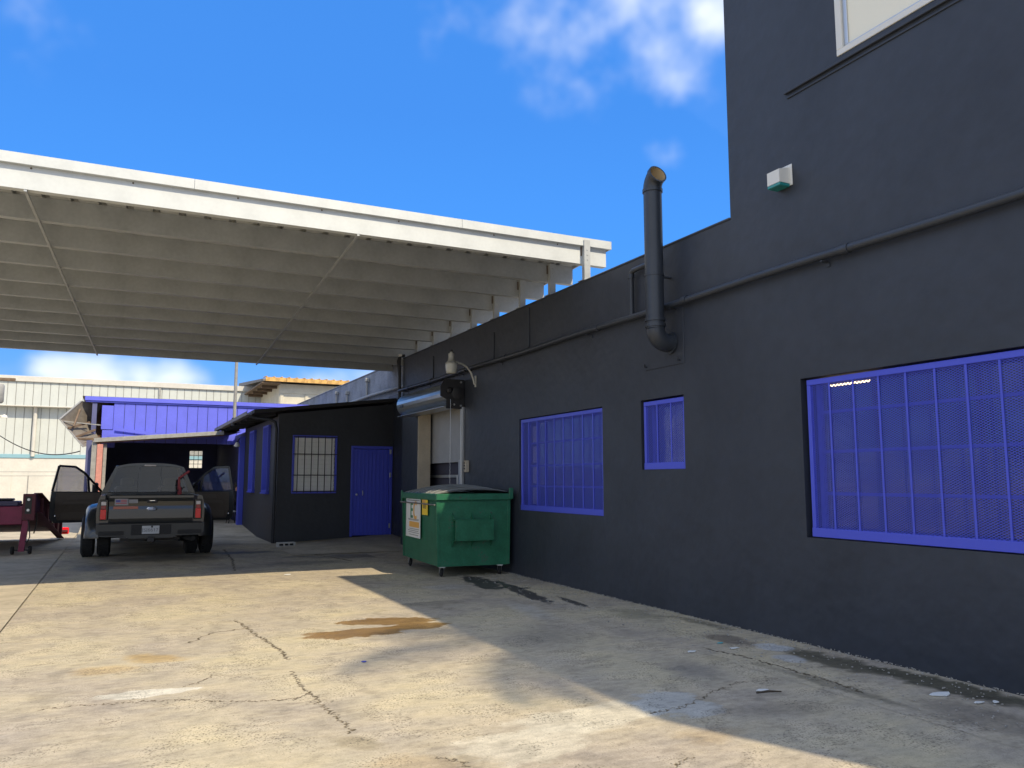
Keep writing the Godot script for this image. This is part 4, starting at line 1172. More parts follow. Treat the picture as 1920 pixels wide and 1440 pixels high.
	var pm2 := MB.new(); pm2.tube([Vector3(0, 0, 0), Vector3(0, 8.5, 0)], [0.16, 0.11], 12)
	put("shaft", pm2, M.oldwood, u)
	var tr := MB.new(); tr.lathe([[0.0, 0.75], [0.22, 0.72], [0.25, 0.66], [0.25, 0.05], [0.2, 0.0], [0.0, 0.0]], Transform3D(Basis.IDENTITY, Vector3(0.36, 4.45, 0.1)), 16)
	put("transformer", tr, M.greypipe, u)
	part_box("cross_arm", Vector3(-1.1, 5.3, 0.10), Vector3(0.95, 5.42, 0.2), M.oldwood, u, 0.01)
	var bl := MB.new(); bl.tube([Vector3(0.1, 3.6, 0.1), Vector3(0.4, 3.95, 0.1), Vector3(0.62, 3.98, 0.1)], 0.03, 8)
	bl.lathe([[0.0, 0.08], [0.08, 0.05], [0.13, -0.05], [0.0, -0.06]], Transform3D(Basis.IDENTITY, Vector3(0.66, 3.95, 0.1)), 12)
	put("bracket_lamp", bl, M.offwhite, u)
	# white picket fence across the yard (seen mirrored in the wide window)
	var pf := thing("picket_fence", "white metal picket fence reflected in the wide window", "fence", Vector3(-12.0, 0, -22.0))
	var pk := MB.new(); pk.span(Vector3(-0.01, 0.75, -0.03), Vector3(0.01, 2.55, 0.03), 0.004)
	var pkm := pk.mesh()
	for k in 80:
		var o := put("picket", pkm, M.offwhite, pf)
		o.position = Vector3(0, 0, k * 0.16)
	for y in [0.85, 2.2]: part_box("rail", Vector3(-0.05, y, -0.2), Vector3(-0.011, y + 0.07, 12.8), M.offwhite, pf, 0.004)
	part_box("kerb_wall", Vector3(-0.12, 0.0, -0.3), Vector3(0.10, 0.74, 12.9), M.whitewall, pf, 0.01)

# ---------------------------------------------------------------- palm behind the building: its fronds shade the yard
func build_palm() -> void:
	var crown := Vector3(9.55, 14.6, 6.0)
	var t := thing("palm_tree", "tall palm behind the black building shading the yard", "palm tree", Vector3(9.7, 0, 6.5))
	var o := Vector3(9.7, 0, 6.5)
	var tr := MB.new()
	var pts := []; var rad := []
	for i in 16:
		var k := i / 15.0
		pts.append((crown - o) * Vector3(k * k, k, k * k)); rad.append(0.21 - 0.10 * k)
	tr.tube(pts, rad, 12)
	put("trunk", tr, M.oldwood, t)
	var r := RandomNumberGenerator.new(); r.seed = 4
	var c := crown - o
	for f in 12:
		var az := TAU * f / 12.0 + r.randf_range(-0.15, 0.15)
		var up := r.randf_range(-0.1, 0.9)
		var L := r.randf_range(2.3, 3.0)
		var m := MB.new()
		var prev := c
		var spine := [c]
		for s in 14:
			var k := (s + 1) / 14.0
			var d := Vector3(cos(az), up - k * 1.7, sin(az)).normalized()
			prev = prev + d * (L / 14.0)
			spine.append(prev)
		m.tube(spine, 0.025, 5, false)
		for s in range(1, 14):
			var a: Vector3 = spine[s]; var dir: Vector3 = (spine[s + 1] - spine[s]).normalized()
			var side := dir.cross(Vector3.UP).normalized()
			var ll := 0.62 * sin(PI * clamp((s + 1.5) / 15.5, 0, 1)) + 0.12
			for sg in [-1.0, 1.0]:
				for h in 3:
					var b := a + dir * (L / 42.0 * h)
					var tip: Vector3 = b + side * sg * ll * 0.8 + dir * ll * 0.5 + Vector3(0, -0.3 * ll + r.randf_range(-0.05, 0.05), 0)
					m.flat(b - dir * 0.026, b + dir * 0.026, tip, Vector3.UP)
		put("frond", m, M.leaf, t)

# ---------------------------------------------------------------- dumpster
func build_dumpster() -> void:
	var d := thing("dumpster", "green steel dumpster on casters against black wall", "dumpster", Vector3(5.28, 0.0, -13.27), -0.055)
	# local: x -0.63..0.63, z -1.05..1.05 (near end +1.05)
	var hx := 0.62; var hz := 1.04
	var b := MB.new()
	var y0 := 0.175; var y1 := 1.30
	b.prism(PackedVector2Array([Vector2(-hx + 0.03, y0), Vector2(hx - 0.02, y0), Vector2(hx, y1), Vector2(-hx, y1)]), Transform3D(Basis.IDENTITY, Vector3(0, 0, -hz)), 2 * hz)
	var body := put("body", b, M.green, d)
	for s in [-1.0, 1.0]:
		for e in [-1.0, 1.0]:
			var cn := MB.new(); cn.bar(Vector3(s * (hx - 0.028 if s < 0 else hx - 0.018), y0 + 0.004, e * hz), Vector3(s * hx, y1, e * hz), 0.05, 0.012, Vector3(0, 0, 1), 0.003)
			put("corner_strip", cn, M.green, d)
	var rim := MB.new()
	for q in [[-hx - 0.035, hx + 0.035, hz - 0.005, hz + 0.04], [-hx - 0.035, hx + 0.035, -hz - 0.04, -hz + 0.005]]:
		rim.span(Vector3(q[0], y1 - 0.075, q[2]), Vector3(q[1], y1 + 0.03, q[3]), 0.008)
	for q in [[-hx - 0.04, -hx + 0.005], [hx - 0.005, hx + 0.04]]:
		rim.span(Vector3(q[0], y1 - 0.078, -hz - 0.002), Vector3(q[1], y1 + 0.028, hz + 0.002), 0.008)
	put("rim", rim, M.green, d)
	# rear hinge stop with the bright corner lug
	part_box("corner_lug", Vector3(hx - 0.02, y1 - 0.06, hz + 0.03), Vector3(hx + 0.055, y1 + 0.12, hz + 0.055), M.green, d, 0.006)
	part_box("corner_lug", Vector3(-hx - 0.055, y1 - 0.16, -hz + 0.0), Vector3(-hx - 0.03, y1 + 0.06, -hz + 0.05), M.green, d, 0.006)
	# lid: two black plastic covers, domed, with pale ribs near the crown
	for e in [-1.0, 1.0]:
		var lid := MB.new()
		var n := 14
		for i in n:
			for half in 2:
				var a0 := -1.0 + 2.0 * i / n; var a1 := -1.0 + 2.0 * (i + 1) / n
				var z0: float = e * 0.02 if half == 0 else e * 0.52
				var z1: float = e * 0.52 if half == 0 else e * 1.06
				var hgt := func(a: float, z: float) -> float: return y1 + 0.03 + 0.135 * (1.0 - pow(abs(a), 2.2)) * (1.0 - 0.55 * pow(abs(z) / 1.06, 2.0)) + 0.012 * a
				var p := [Vector3(a0 * (hx + 0.03), hgt.call(a0, z0), z0), Vector3(a1 * (hx + 0.03), hgt.call(a1, z0), z0), Vector3(a1 * (hx + 0.03), hgt.call(a1, z1), z1), Vector3(a0 * (hx + 0.03), hgt.call(a0, z1), z1)]
				lid.quad(p[0], p[1], p[2], p[3], Vector3.UP)
				lid.quad(p[0] + Vector3(0, -0.012, 0), p[1] + Vector3(0, -0.012, 0), p[2] + Vector3(0, -0.012, 0), p[3] + Vector3(0, -0.012, 0), Vector3.DOWN)
		var lo := put("lid", lid, M.lid, d)
		for k in 4:
			var rb := MB.new()
			var pts := []
			for i in 15:
				var a := -0.96 + 1.92 * i / 14.0
				var z: float = e * (0.12 + k * 0.26)
				pts.append(Vector3(a * (hx + 0.03), y1 + 0.032 + 0.135 * (1.0 - pow(abs(a), 2.2)) * (1.0 - 0.55 * pow(abs(z) / 1.06, 2.0)) + 0.012 * a, z))
			rb.tube(pts, 0.014, 6)
			put("rib", rb, M.lid, lo)
	# fork pocket on the near end
	for e in [1.0, -1.0]:
		var f := MB.new()
		var zz: float = e * (hz + 0.001)
		f.span(Vector3(-0.36, 0.58, zz), Vector3(0.30, 0.60, zz + e * 0.14), 0.003)
		f.span(Vector3(-0.36, 0.90, zz), Vector3(0.30, 0.92, zz + e * 0.14), 0.003)
		f.span(Vector3(-0.36, 0.60, zz + e * 0.125), Vector3(0.30, 0.90, zz + e * 0.14), 0.003)
		var fp := put("fork_pocket", f, M.green, d)
		for x in [-0.38, -0.05, 0.28]:
			for q in [[0.92, 1.02], [0.58, 0.48]]:
				var gm := MB.new()
				gm.prism(PackedVector2Array([Vector2(0, q[0]), Vector2(e * 0.11, q[0]), Vector2(0, q[1])]), Transform3D(Basis(Vector3.UP, -PI / 2), Vector3(x + 0.014, 0, zz)), 0.014)
				put("gusset", gm, M.green, fp)
	# side rail pipe with sign and sticker on the yard face
	var rl := MB.new()
	rl.tube([Vector3(-hx - 0.055, y1 - 0.145, -hz - 0.02), Vector3(-hx - 0.055, y1 - 0.145, hz + 0.02)], 0.012, 8)
	put("side_rail", rl, M.railgrey, d)
	var sx := -hx - 0.012
	var sg := MB.new()
	sg.span(Vector3(sx - 0.012, 0.56, -0.76), Vector3(sx - 0.006, 1.23, 0.14), 0.001)
	var sign := put("sign", sg, M.signwhite, d)
	sign.set_meta("label", "white sign with green and orange letters")
	var put_text := func(txt: String, size: float, col: Material, at: Vector3, par: Node) -> void:
		var tm := TextMesh.new()
		tm.text = txt; tm.font = SystemFont.new(); (tm.font as SystemFont).font_names = PackedStringArray(["Droid Sans"]); (tm.font as SystemFont).font_weight = 700
		tm.font_size = 64; tm.pixel_size = size / 64.0; tm.depth = 0.002
		var o := put("lettering", tm, col, par)
		o.rotation.y = -PI / 2; o.position = at
	put_text.call("E", 0.38, M.signgreen, Vector3(sx - 0.0135, 1.02, -0.40), sign)
	put_text.call("C", 0.42, M.signorange, Vector3(sx - 0.0145, 1.02, -0.18), sign)
	part_box("stripe", Vector3(sx - 0.014, 0.735, -0.54), Vector3(sx - 0.0125, 0.83, 0.08), M.signorange, sign, 0.0)
	for k in 6:
		part_box("text_line", Vector3(sx - 0.014, [0.868, 0.852, 0.70, 0.67, 0.64, 0.60][k], -0.62 + 0.04 * (k % 3)), Vector3(sx - 0.0125, [0.876, 0.860, 0.708, 0.678, 0.648, 0.608][k], 0.08 - 0.04 * (k % 2)), M.railgrey, sign, 0.0)
	part_box("text_line", Vector3(sx - 0.014, 1.19, -0.70), Vector3(sx - 0.0125, 1.205, 0.09), M.railgrey, sign, 0.0)
	var st := MB.new(); st.span(Vector3(sx - 0.011, 0.97, 0.24), Vector3(sx - 0.006, 1.25, 0.56), 0.001)
	var sticker := put("sticker", st, M.signyellow, d)
	for k in 3: part_box("text_line", Vector3(sx - 0.013, 1.08 + k * 0.022, 0.29), Vector3(sx - 0.0115, 1.092 + k * 0.022, 0.48), M.blackmetal, sticker, 0.0)
	part_box("patch", Vector3(sx - 0.013, 1.17, 0.27), Vector3(sx - 0.0115, 1.24, 0.42), M.signorange, sticker, 0.0)
	# casters
	for q in [[-0.50, 0.92, 0.5], [0.50, 0.92, 0.35], [-0.50, -0.92, 0.6], [0.50, -0.92, 0.2]]:
		var c := Node3D.new()
		var fk := MB.new()
		fk.span(Vector3(-0.06, 0.150, -0.05), Vector3(0.06, 0.172, 0.05), 0.003)
		for sgn in [-1.0, 1.0]:
			fk.prism(PackedVector2Array([Vector2(-0.05, 0.15), Vector2(0.05, 0.15), Vector2(0.085, 0.07), Vector2(0.045, 0.055)]), Transform3D(Basis.IDENTITY, Vector3(0, 0, sgn * 0.032 - 0.003)), 0.006)
		var co := put("caster", fk, M.alu, d)
		co.position = Vector3(q[0], 0, q[1]); co.rotation.y = q[2] + 0.9
		var wl := MB.new()
		wl.lathe([[0.02, -0.024], [0.058, -0.024], [0.072, -0.018], [0.076, 0.0], [0.072, 0.018], [0.058, 0.024], [0.02, 0.024]], Transform3D(Basis(Vector3.RIGHT, PI / 2), Vector3(0.06, 0.076, 0)), 18)
		put("wheel", wl, M.tyre, co)

# ---------------------------------------------------------------- maroon loading ramp on a jack leg
func build_ramp() -> void:
	var t := thing("loading_ramp", "maroon steel loading ramp on a jack leg beside the pickup", "ramp", Vector3(-1.8, 0, -19.9), -0.055)
	var pl := MB.new(); pl.span(Vector3(-0.02, 0.70, 0.0), Vector3(0.22, 1.26, -0.06), 0.01)
	var plate := put("end_plate", pl, M.maroon, t)
	for y in [0.92, 1.14]:
		var bo := MB.new(); bo.lathe([[0.0, 0.025], [0.028, 0.025], [0.034, 0.0]], Transform3D(Basis(Vector3.RIGHT, PI / 2), Vector3(0.09, y, 0.0)), 8)
		put("bolt", bo, M.alu, plate)
	part_box("bolt_plate", Vector3(0.03, 0.84, 0.004), Vector3(0.15, 1.20, -0.001), M.darksteel, plate, 0.003)
	# sloping side rails: channels with stiffeners, feet on the ground
	var side := PackedVector2Array([Vector2(0.06, 1.26), Vector2(0.40, 1.26), Vector2(5.0, 0.46), Vector2(5.2, 0.20), Vector2(5.0, 0.02), Vector2(4.8, 0.02), Vector2(0.40, 0.86), Vector2(0.06, 0.84)])
	for x in [0.14, -2.2]:
		var sl := MB.new()
		sl.prism(side, Transform3D(Basis(Vector3.UP, PI / 2), Vector3(x, 0, 0)), 0.05)
		put("side_rail", sl, M.maroon, t)
	for q in [[0.9, 1.15, 0.79], [1.8, 0.99, 0.625], [2.7, 0.835, 0.46], [3.6, 0.68, 0.295], [4.5, 0.525, 0.13]]:
		part_box("stiffener", Vector3(0.191, q[2], -q[0] - 0.05), Vector3(0.25, q[1], -q[0]), M.maroon, t, 0.004)
	for e in [[1.268, 0.468, 0.40, 5.0], [0.862, 0.024, 0.40, 4.8]]:
		var fl := MB.new(); fl.bar(Vector3(0.20, e[0], -e[2]), Vector3(0.20, e[1], -e[3]), 0.16, 0.014, Vector3.UP, 0.003)
		put("flange", fl, M.maroon, t)
	# sloping deck of cross plates
	for k in 10:
		var z0 := 0.4 + k * 0.44; var z1 := z0 + 0.425
		var dk := MB.new()
		dk.bar(Vector3(-1.0, 1.03 - 0.183 * (z0 - 0.4), -z0), Vector3(-1.0, 1.03 - 0.183 * (z1 - 0.4), -z1), 2.24, 0.03, Vector3.UP, 0.004)
		put("deck_plate", dk, M.maroon, t)
	part_box("marker_light", Vector3(0.12, 0.10, -5.27), Vector3(0.34, 0.28, -5.21), M.redlens, t, 0.02)
	part_box("marker_arm", Vector3(0.10, 0.16, -5.20), Vector3(0.32, 0.22, -5.16), M.maroon, t, 0.006)
	part_box("cross_member", Vector3(-2.4, 0.62, -0.08), Vector3(-0.021, 1.0, -0.30), M.maroon_bright, t, 0.01)
	part_box("tool_tray", Vector3(-2.4, 1.005, -0.05), Vector3(-0.10, 1.11, -0.5), M.traypurple, t, 0.02)
	part_box("tarp", Vector3(-1.5, 1.115, -0.1), Vector3(-0.22, 1.165, -0.42), M.blackmetal, t, 0.02)
	# jack leg
	var j := MB.new()
	j.prism(PackedVector2Array([Vector2(-0.055, 0.0), Vector2(0.055, 0.0), Vector2(0.115, 0.70), Vector2(0.0, 0.70)]), Transform3D(Basis.IDENTITY, Vector3(0, 0.06, -0.14)), 0.11)
	var jl := put("jack_leg", j, M.maroon_bright, t)
	for x in [-0.16, 0.16]:
		var wm := MB.new(); wm.lathe([[0.0, -0.03], [0.075, -0.03], [0.085, -0.015], [0.085, 0.015], [0.075, 0.03], [0.0, 0.03]], Transform3D(Basis(Vector3.BACK, PI / 2), Vector3(x, 0.086, -0.08)), 18)
		put("jack_wheel", wm, M.tyre, jl)
	var ax := MB.new(); ax.tube([Vector3(-0.18, 0.086, -0.08), Vector3(0.18, 0.086, -0.08)], 0.016, 8)
	put("axle", ax, M.darksteel, jl)
	var hs := MB.new(); hs.tube([Vector3(0.10, 0.72, 0.02), Vector3(0.15, 0.50, 0.05), Vector3(0.16, 0.36, 0.05), Vector3(0.11, 0.25, 0.02), Vector3(0.07, 0.28, 0.0)], 0.011, 8)
	put("hose", hs, M.blackmetal, t)
	var ch := MB.new(); ch.tube([Vector3(0.22, 0.86, -0.2), Vector3(0.23, 0.62, -0.22), Vector3(0.19, 0.42, -0.24)], 0.014, 6)
	put("chain", ch, M.darksteel, t)

# ---------------------------------------------------------------- pickup truck seen from behind
func build_truck() -> void:
	var T := thing("pickup_truck", "dark dual-wheel pickup truck with both doors open", "pickup truck", Vector3(0.60, 0, -18.80))
	var paint: Material = M.paint
	# bed shell: U section
	var bed := MB.new()
	var sec := PackedVector2Array([Vector2(-0.94, 0.60), Vector2(-0.975, 0.72), Vector2(-0.985, 0.92), Vector2(-0.97, 1.08), Vector2(-0.945, 1.20), Vector2(-0.925, 1.245), Vector2(-0.86, 1.25), Vector2(-0.84, 1.235), Vector2(-0.83, 0.78), Vector2(0.83, 0.78), Vector2(0.84, 1.235), Vector2(0.86, 1.25), Vector2(0.925, 1.245), Vector2(0.945, 1.20), Vector2(0.97, 1.08), Vector2(0.985, 0.92), Vector2(0.975, 0.72), Vector2(0.94, 0.60)])
	bed.prism(sec, Transform3D(Basis.IDENTITY, Vector3(0, 0, -1.02)), 2.12)
	put("bed", bed, paint, T)
	part_box("bed_front", Vector3(-0.83, 0.78, -1.02), Vector3(0.83, 1.24, -0.98), paint, T, 0.004)
	# tailgate: shaped section in (z, y)
	var tg := MB.new()
	tg.prism(PackedVector2Array([Vector2(-1.10, 0.72), Vector2(-1.165, 0.72), Vector2(-1.175, 0.80), Vector2(-1.172, 0.98), Vector2(-1.160, 1.04), Vector2(-1.166, 1.13), Vector2(-1.185, 1.20), Vector2(-1.185, 1.245), Vector2(-1.165, 1.262), Vector2(-1.10, 1.262)]), Transform3D(Basis(Vector3.UP, PI / 2), Vector3(-0.765, 0, 0)), 1.53)
	var gate := put("tailgate", tg, paint, T)
	var hd := MB.new(); hd.box(Vector3(0.0, 1.135, 1.172), Vector3(0.19, 0.075, 0.03), 0.012)
	put("handle", hd, M.blackmetal, gate)
	part_box("handle_shine", Vector3(-0.05, 1.14, 1.186), Vector3(0.05, 1.152, 1.192), M.chrome, gate, 0.002)
	var em := MB.new()
	em.lathe([[0.0, 0.014], [0.05, 0.012], [0.06, 0.0]], Transform3D(Basis(Vector3.RIGHT, PI / 2) * Basis.from_scale(Vector3(1.7, 1.0, 0.72)), Vector3(0, 0.985, 1.171)), 24)
	put("emblem", em, M.chrome, gate)
	var em2 := MB.new()
	em2.lathe([[0.0, 0.018], [0.042, 0.017], [0.048, 0.013]], Transform3D(Basis(Vector3.RIGHT, PI / 2) * Basis.from_scale(Vector3(1.7, 1.0, 0.68)), Vector3(0, 0.985, 1.171)), 24)
	put("emblem_face", em2, mat(lin(0.35, 0.40, 0.52), 0.25, 0.3), gate)
	# stickers on the driver side
	for q in [[-0.67, -0.43, 1.06, 1.185, "flag"], [-0.42, -0.26, 1.10, 1.17, "pale"], [-0.69, -0.25, 0.985, 1.035, "strip"]]:
		var s := MB.new(); s.span(Vector3(q[0], q[2], 1.168 if q[4] == "strip" else 1.174), Vector3(q[1], q[3], 1.176 if q[4] == "strip" else 1.182))
		var sm := put("sticker", s, M.sticker_base if q[4] != "strip" else M.sticker_orange, gate)
		if q[4] == "flag":
			part_box("canton", Vector3(-0.65, 1.12, 1.1822), Vector3(-0.57, 1.165, 1.1835), mat(lin(0.10, 0.09, 0.34), 0.5), sm, 0.0)
			for k in 3: part_box("stripe", Vector3(-0.56 if k > 0 else -0.65, 1.09 + k * 0.03, 1.1822), Vector3(-0.46, 1.104 + k * 0.03, 1.1834), mat(lin(0.50, 0.07, 0.10), 0.5), sm, 0.0)
	# tail lamps
	for s in [-1.0, 1.0]:
		var lm := MB.new(); lm.box(Vector3(s * 0.855, 0.97, 1.095), Vector3(0.155, 0.40, 0.09), 0.012)
		var lamp := put("tail_lamp", lm, M.blackgloss, T)
		var rd := MB.new(); rd.box(Vector3(s * 0.86, 0.885, 1.14), Vector3(0.10, 0.19, 0.02), 0.006)
		put("red_lens", rd, M.redlens, lamp)
		var rd2 := MB.new(); rd2.box(Vector3(s * 0.86, 1.02, 1.139), Vector3(0.085, 0.07, 0.02), 0.006)
		put("amber_lens", rd2, M.redlens2, lamp)
		var wh := MB.new(); wh.box(Vector3(s * 0.86, 1.095, 1.14), Vector3(0.085, 0.07, 0.02), 0.006)
		put("white_lens", wh, M.whitelens, lamp)
	# bumper with centre step and plate recess
	var bm := MB.new()
	var bsec := PackedVector2Array([Vector2(-0.97, 0.70), Vector2(-0.97, 0.54), Vector2(-0.90, 0.47), Vector2(-0.45, 0.46), Vector2(-0.40, 0.42), Vector2(0.40, 0.42), Vector2(0.45, 0.46), Vector2(0.90, 0.47), Vector2(0.97, 0.54), Vector2(0.97, 0.70)])
	bm.prism(bsec, Transform3D(Basis.IDENTITY, Vector3(0, 0, 1.13)), 0.20)
	var bumper := put("bumper", bm, M.bumper, T)
	part_box("step_pad", Vector3(-0.93, 0.701, 1.15), Vector3(0.93, 0.715, 1.325), M.plastic, bumper, 0.004)
	part_box("plate_recess", Vector3(-0.36, 0.49, 1.331), Vector3(0.36, 0.685, 1.336), M.plastic, bumper, 0.002)
	for x in [-0.92, 0.48]: part_box("side_recess", Vector3(x, 0.49, 1.331), Vector3(x + 0.44, 0.57, 1.337), M.plastic, bumper, 0.002)
	var lp := MB.new(); lp.box(Vector3(-0.01, 0.585, 1.341), Vector3(0.31, 0.155, 0.006), 0.002)
	var plate := put("licence_plate", lp, M.platewhite, bumper)
	var tm := TextMesh.new(); tm.text = "ISI6617"; tm.font = SystemFont.new(); (tm.font as SystemFont).font_names = PackedStringArray(["Droid Sans"])
	tm.font_size = 48; tm.pixel_size = 0.0018; tm.depth = 0.002
	var txt := put("lettering", tm, mat(lin(0.09, 0.10, 0.12), 0.6), plate)
	txt.position = Vector3(-0.02, 0.58, 1.345)
	part_box("plate_tab", Vector3(-0.005, 0.625, 1.3445), Vector3(0.03, 0.66, 1.346), M.blackmetal, plate, 0.0)
	var hb := MB.new(); hb.box(Vector3(0, 0.40, 1.26), Vector3(0.12, 0.10, 0.30), 0.008)
	put("hitch_receiver", hb, M.blackmetal, T)
	part_box("hitch_bar", Vector3(-0.55, 0.355, 0.95), Vector3(0.55, 0.415, 1.02), M.darksteel, T, 0.006)
	var ex := MB.new(); ex.tube([Vector3(0.62, 0.42, 0.3), Vector3(0.66, 0.40, 1.0), Vector3(0.78, 0.39, 1.22)], 0.05, 14)
	put("exhaust", ex, M.darksteel, T)
	var axle := MB.new(); axle.tube([Vector3(-0.9, 0.42, 0), Vector3(0.9, 0.42, 0)], 0.06, 12)
	axle.lathe([[0.0, 0.16], [0.12, 0.13], [0.17, 0.0], [0.12, -0.13], [0.0, -0.16]], Transform3D(Basis(Vector3.RIGHT, PI / 2), Vector3(0.05, 0.42, 0)), 14)
	put("rear_axle", axle, M.darksteel, T)
	for x in [-0.45, 0.45]: part_box("frame_rail", Vector3(x - 0.05, 0.50, -4.6), Vector3(x + 0.05, 0.66, 1.12), M.darksteel, T, 0.008)
	# wheels: dual rear, single front
	for s in [-1.0, 1.0]:
		for q in [[0.83, 0.0], [1.125, 0.0], [0.92, -3.95]]:
			var wm := MB.new()
			var hw := 0.125
			wm.lathe([[0.24, -hw + 0.02], [0.35, -hw], [0.395, -hw + 0.02], [0.42, -hw + 0.05], [0.425, 0.0], [0.42, hw - 0.05], [0.395, hw - 0.02], [0.35, hw], [0.24, hw - 0.02]], Transform3D(Basis(Vector3.BACK, PI / 2), Vector3(s * q[0], 0.425, q[1])), 36)
			var wheel := put("wheel", wm, M.tyre, T)
			var tread := MB.new()
			for k in 40:
				var an := TAU * k / 40.0
				for e in [-1.0, 0.0, 1.0]:
					tread.box(Vector3(s * q[0] + e * 0.066, 0.425, q[1]) + Vector3(0, cos(an + e * 0.05), sin(an + e * 0.05)) * 0.424, Vector3(0.052, 0.016, 0.040), 0.0, Basis(Vector3.RIGHT, an + e * 0.05))
			put("tread", tread, M.tyre, wheel)
			var rim := MB.new()
			rim.lathe([[0.0, s * 0.03], [0.10, s * 0.05], [0.12, s * 0.01], [0.20, -s * 0.02], [0.24, s * 0.085]], Transform3D(Basis(Vector3.BACK, -PI / 2), Vector3(s * q[0], 0.425, q[1])), 24)
			put("rim", rim, M.darksteel, wheel)
	# wide rear fenders
	for s in [-1.0, 1.0]:
		var f := MB.new()
		f.lathe([[0.68, 0.93], [0.68, 0.99], [0.66, 1.09], [0.62, 1.16], [0.56, 1.195], [0.50, 1.19], [0.50, 1.16]], Transform3D(Basis(Vector3.BACK, -PI / 2 * s) , Vector3(0, 0.40, 0)), 28, PI * 0.5 if s > 0 else -PI * 0.5, PI * 1.5 if s > 0 else PI * 0.5)
		put("fender", f, paint, T)
	# cab: lower rear wall, pillars, roof, rear glass
	var cab := Node3D.new()
	var rw := MB.new()
	rw.box(Vector3(0, 0.95, -1.10), Vector3(1.90, 0.68, 0.06), 0.02)
	put("cab_rear", rw, paint, T)
	var fl := MB.new(); fl.box(Vector3(0, 0.60, -2.2), Vector3(1.86, 0.10, 2.3), 0.02)
	put("cab_floor", fl, M.plastic, T)
	for s in [-1.0, 1.0]:
		var rp := MB.new()   # rear corner pillar and quarter
		rp.prism(PackedVector2Array([Vector2(s * 0.95, 0.62), Vector2(s * 0.97, 0.95), Vector2(s * 0.955, 1.27), Vector2(s * 0.70, 1.84), Vector2(s * 0.63, 1.84), Vector2(s * 0.82, 1.29), Vector2(s * 0.82, 0.62)]), Transform3D(Basis.IDENTITY, Vector3(0, 0, -1.42)), 0.34)
		put("rear_pillar", rp, paint, T)
		var ap := MB.new(); ap.bar(Vector3(s * 0.90, 1.25, -3.25), Vector3(s * 0.66, 1.86, -2.45), 0.06, 0.09, Vector3.UP, 0.01)
		put("front_pillar", ap, paint, T)
		var sill := MB.new(); sill.box(Vector3(s * 0.94, 0.60, -2.3), Vector3(0.10, 0.14, 1.9), 0.02)
		put("sill", sill, paint, T)
	var rf := MB.new()
	var arc := PackedVector2Array()
	for i in 17:
		var a := -1.0 + 2.0 * i / 16.0
		arc.append(Vector2(a * 0.70, 1.925 - 0.085 * pow(abs(a), 3.2)))
	for i in 17:
		var a := 1.0 - 2.0 * i / 16.0
		arc.append(Vector2(a * 0.66, 1.865 - 0.05 * pow(abs(a), 3.0)))
	rf.prism(arc, Transform3D(Basis.IDENTITY, Vector3(0, 0, -2.55)), 1.42)
	put("roof", rf, paint, T)
	var bl := MB.new(); bl.box(Vector3(0, 1.875, -1.125), Vector3(0.24, 0.035, 0.03), 0.006)
	put("brake_lamp", bl, M.whitelens, T)
	var ws := MB.new()
	ws.quad(Vector3(-0.82, 1.28, -1.10), Vector3(0.82, 1.28, -1.10), Vector3(0.64, 1.855, -1.15), Vector3(-0.64, 1.855, -1.15), Vector3.BACK)
	put("rear_glass", ws, M.carglass, T)
	for x in [-0.22, 0.22]:
		var gb := MB.new(); gb.bar(Vector3(x * 1.1, 1.285, -1.094), Vector3(x, 1.85, -1.144), 0.02, 0.012, Vector3.BACK)
		put("glass_divider", gb, M.blackgloss, T)
	part_box("belt_strip", Vector3(-0.83, 1.262, -1.085), Vector3(0.83, 1.29, -1.06), M.blackgloss, T, 0.004)
	var wsf := MB.new()
	wsf.quad(Vector3(-0.88, 1.26, -3.25), Vector3(0.88, 1.26, -3.25), Vector3(0.66, 1.86, -2.47), Vector3(-0.66, 1.86, -2.47), Vector3.FORWARD)
	put("windscreen", wsf, M.carglass, T)
	part_box("dashboard", Vector3(-0.85, 0.95, -3.2), Vector3(0.85, 1.22, -2.85), M.plastic, T, 0.04)
	for x in [-0.45, 0.45]:
		var se := MB.new(); se.box(Vector3(x, 1.08, -1.75), Vector3(0.52, 0.66, 0.16), 0.05, Basis(Vector3.RIGHT, 0.15)); se.box(Vector3(x, 1.50, -1.68), Vector3(0.28, 0.20, 0.10), 0.04); se.box(Vector3(x, 0.80, -2.05), Vector3(0.52, 0.14, 0.5), 0.05)
		put("seat", se, M.trim, T)
	var sw := MB.new()
	var ring := []
	for i in 25: ring.append(Vector3(-0.45 + cos(TAU * i / 24.0) * 0.19, 1.22 + sin(TAU * i / 24.0) * 0.17, -2.62 - sin(TAU * i / 24.0) * 0.06))
	sw.tube(ring, 0.018, 8, false)
	put("steering_wheel", sw, M.plastic, T)
	# hood and nose
	var hood := MB.new()
	hood.prism(PackedVector2Array([Vector2(3.1, 0.50), Vector2(3.1, 1.27), Vector2(3.4, 1.29), Vector2(4.85, 1.20), Vector2(5.05, 1.08), Vector2(5.1, 0.55)]), Transform3D(Basis(Vector3.UP, PI / 2), Vector3(-0.78, 0, 0)), 1.56)
	put("hood", hood, paint, T)
	for s in [-1.0, 1.0]:
		var ff := MB.new()
		ff.prism(PackedVector2Array([Vector2(3.1, 0.55), Vector2(3.1, 1.20), Vector2(4.9, 1.10), Vector2(5.0, 0.60), Vector2(4.45, 0.60), Vector2(4.35, 0.85), Vector2(4.1, 0.97), Vector2(3.8, 0.97), Vector2(3.55, 0.85), Vector2(3.45, 0.55)]), Transform3D(Basis(Vector3.UP, PI / 2), Vector3(0.781 if s > 0 else -0.98, 0, 0)), 0.20)
		put("front_fender", ff, paint, T)
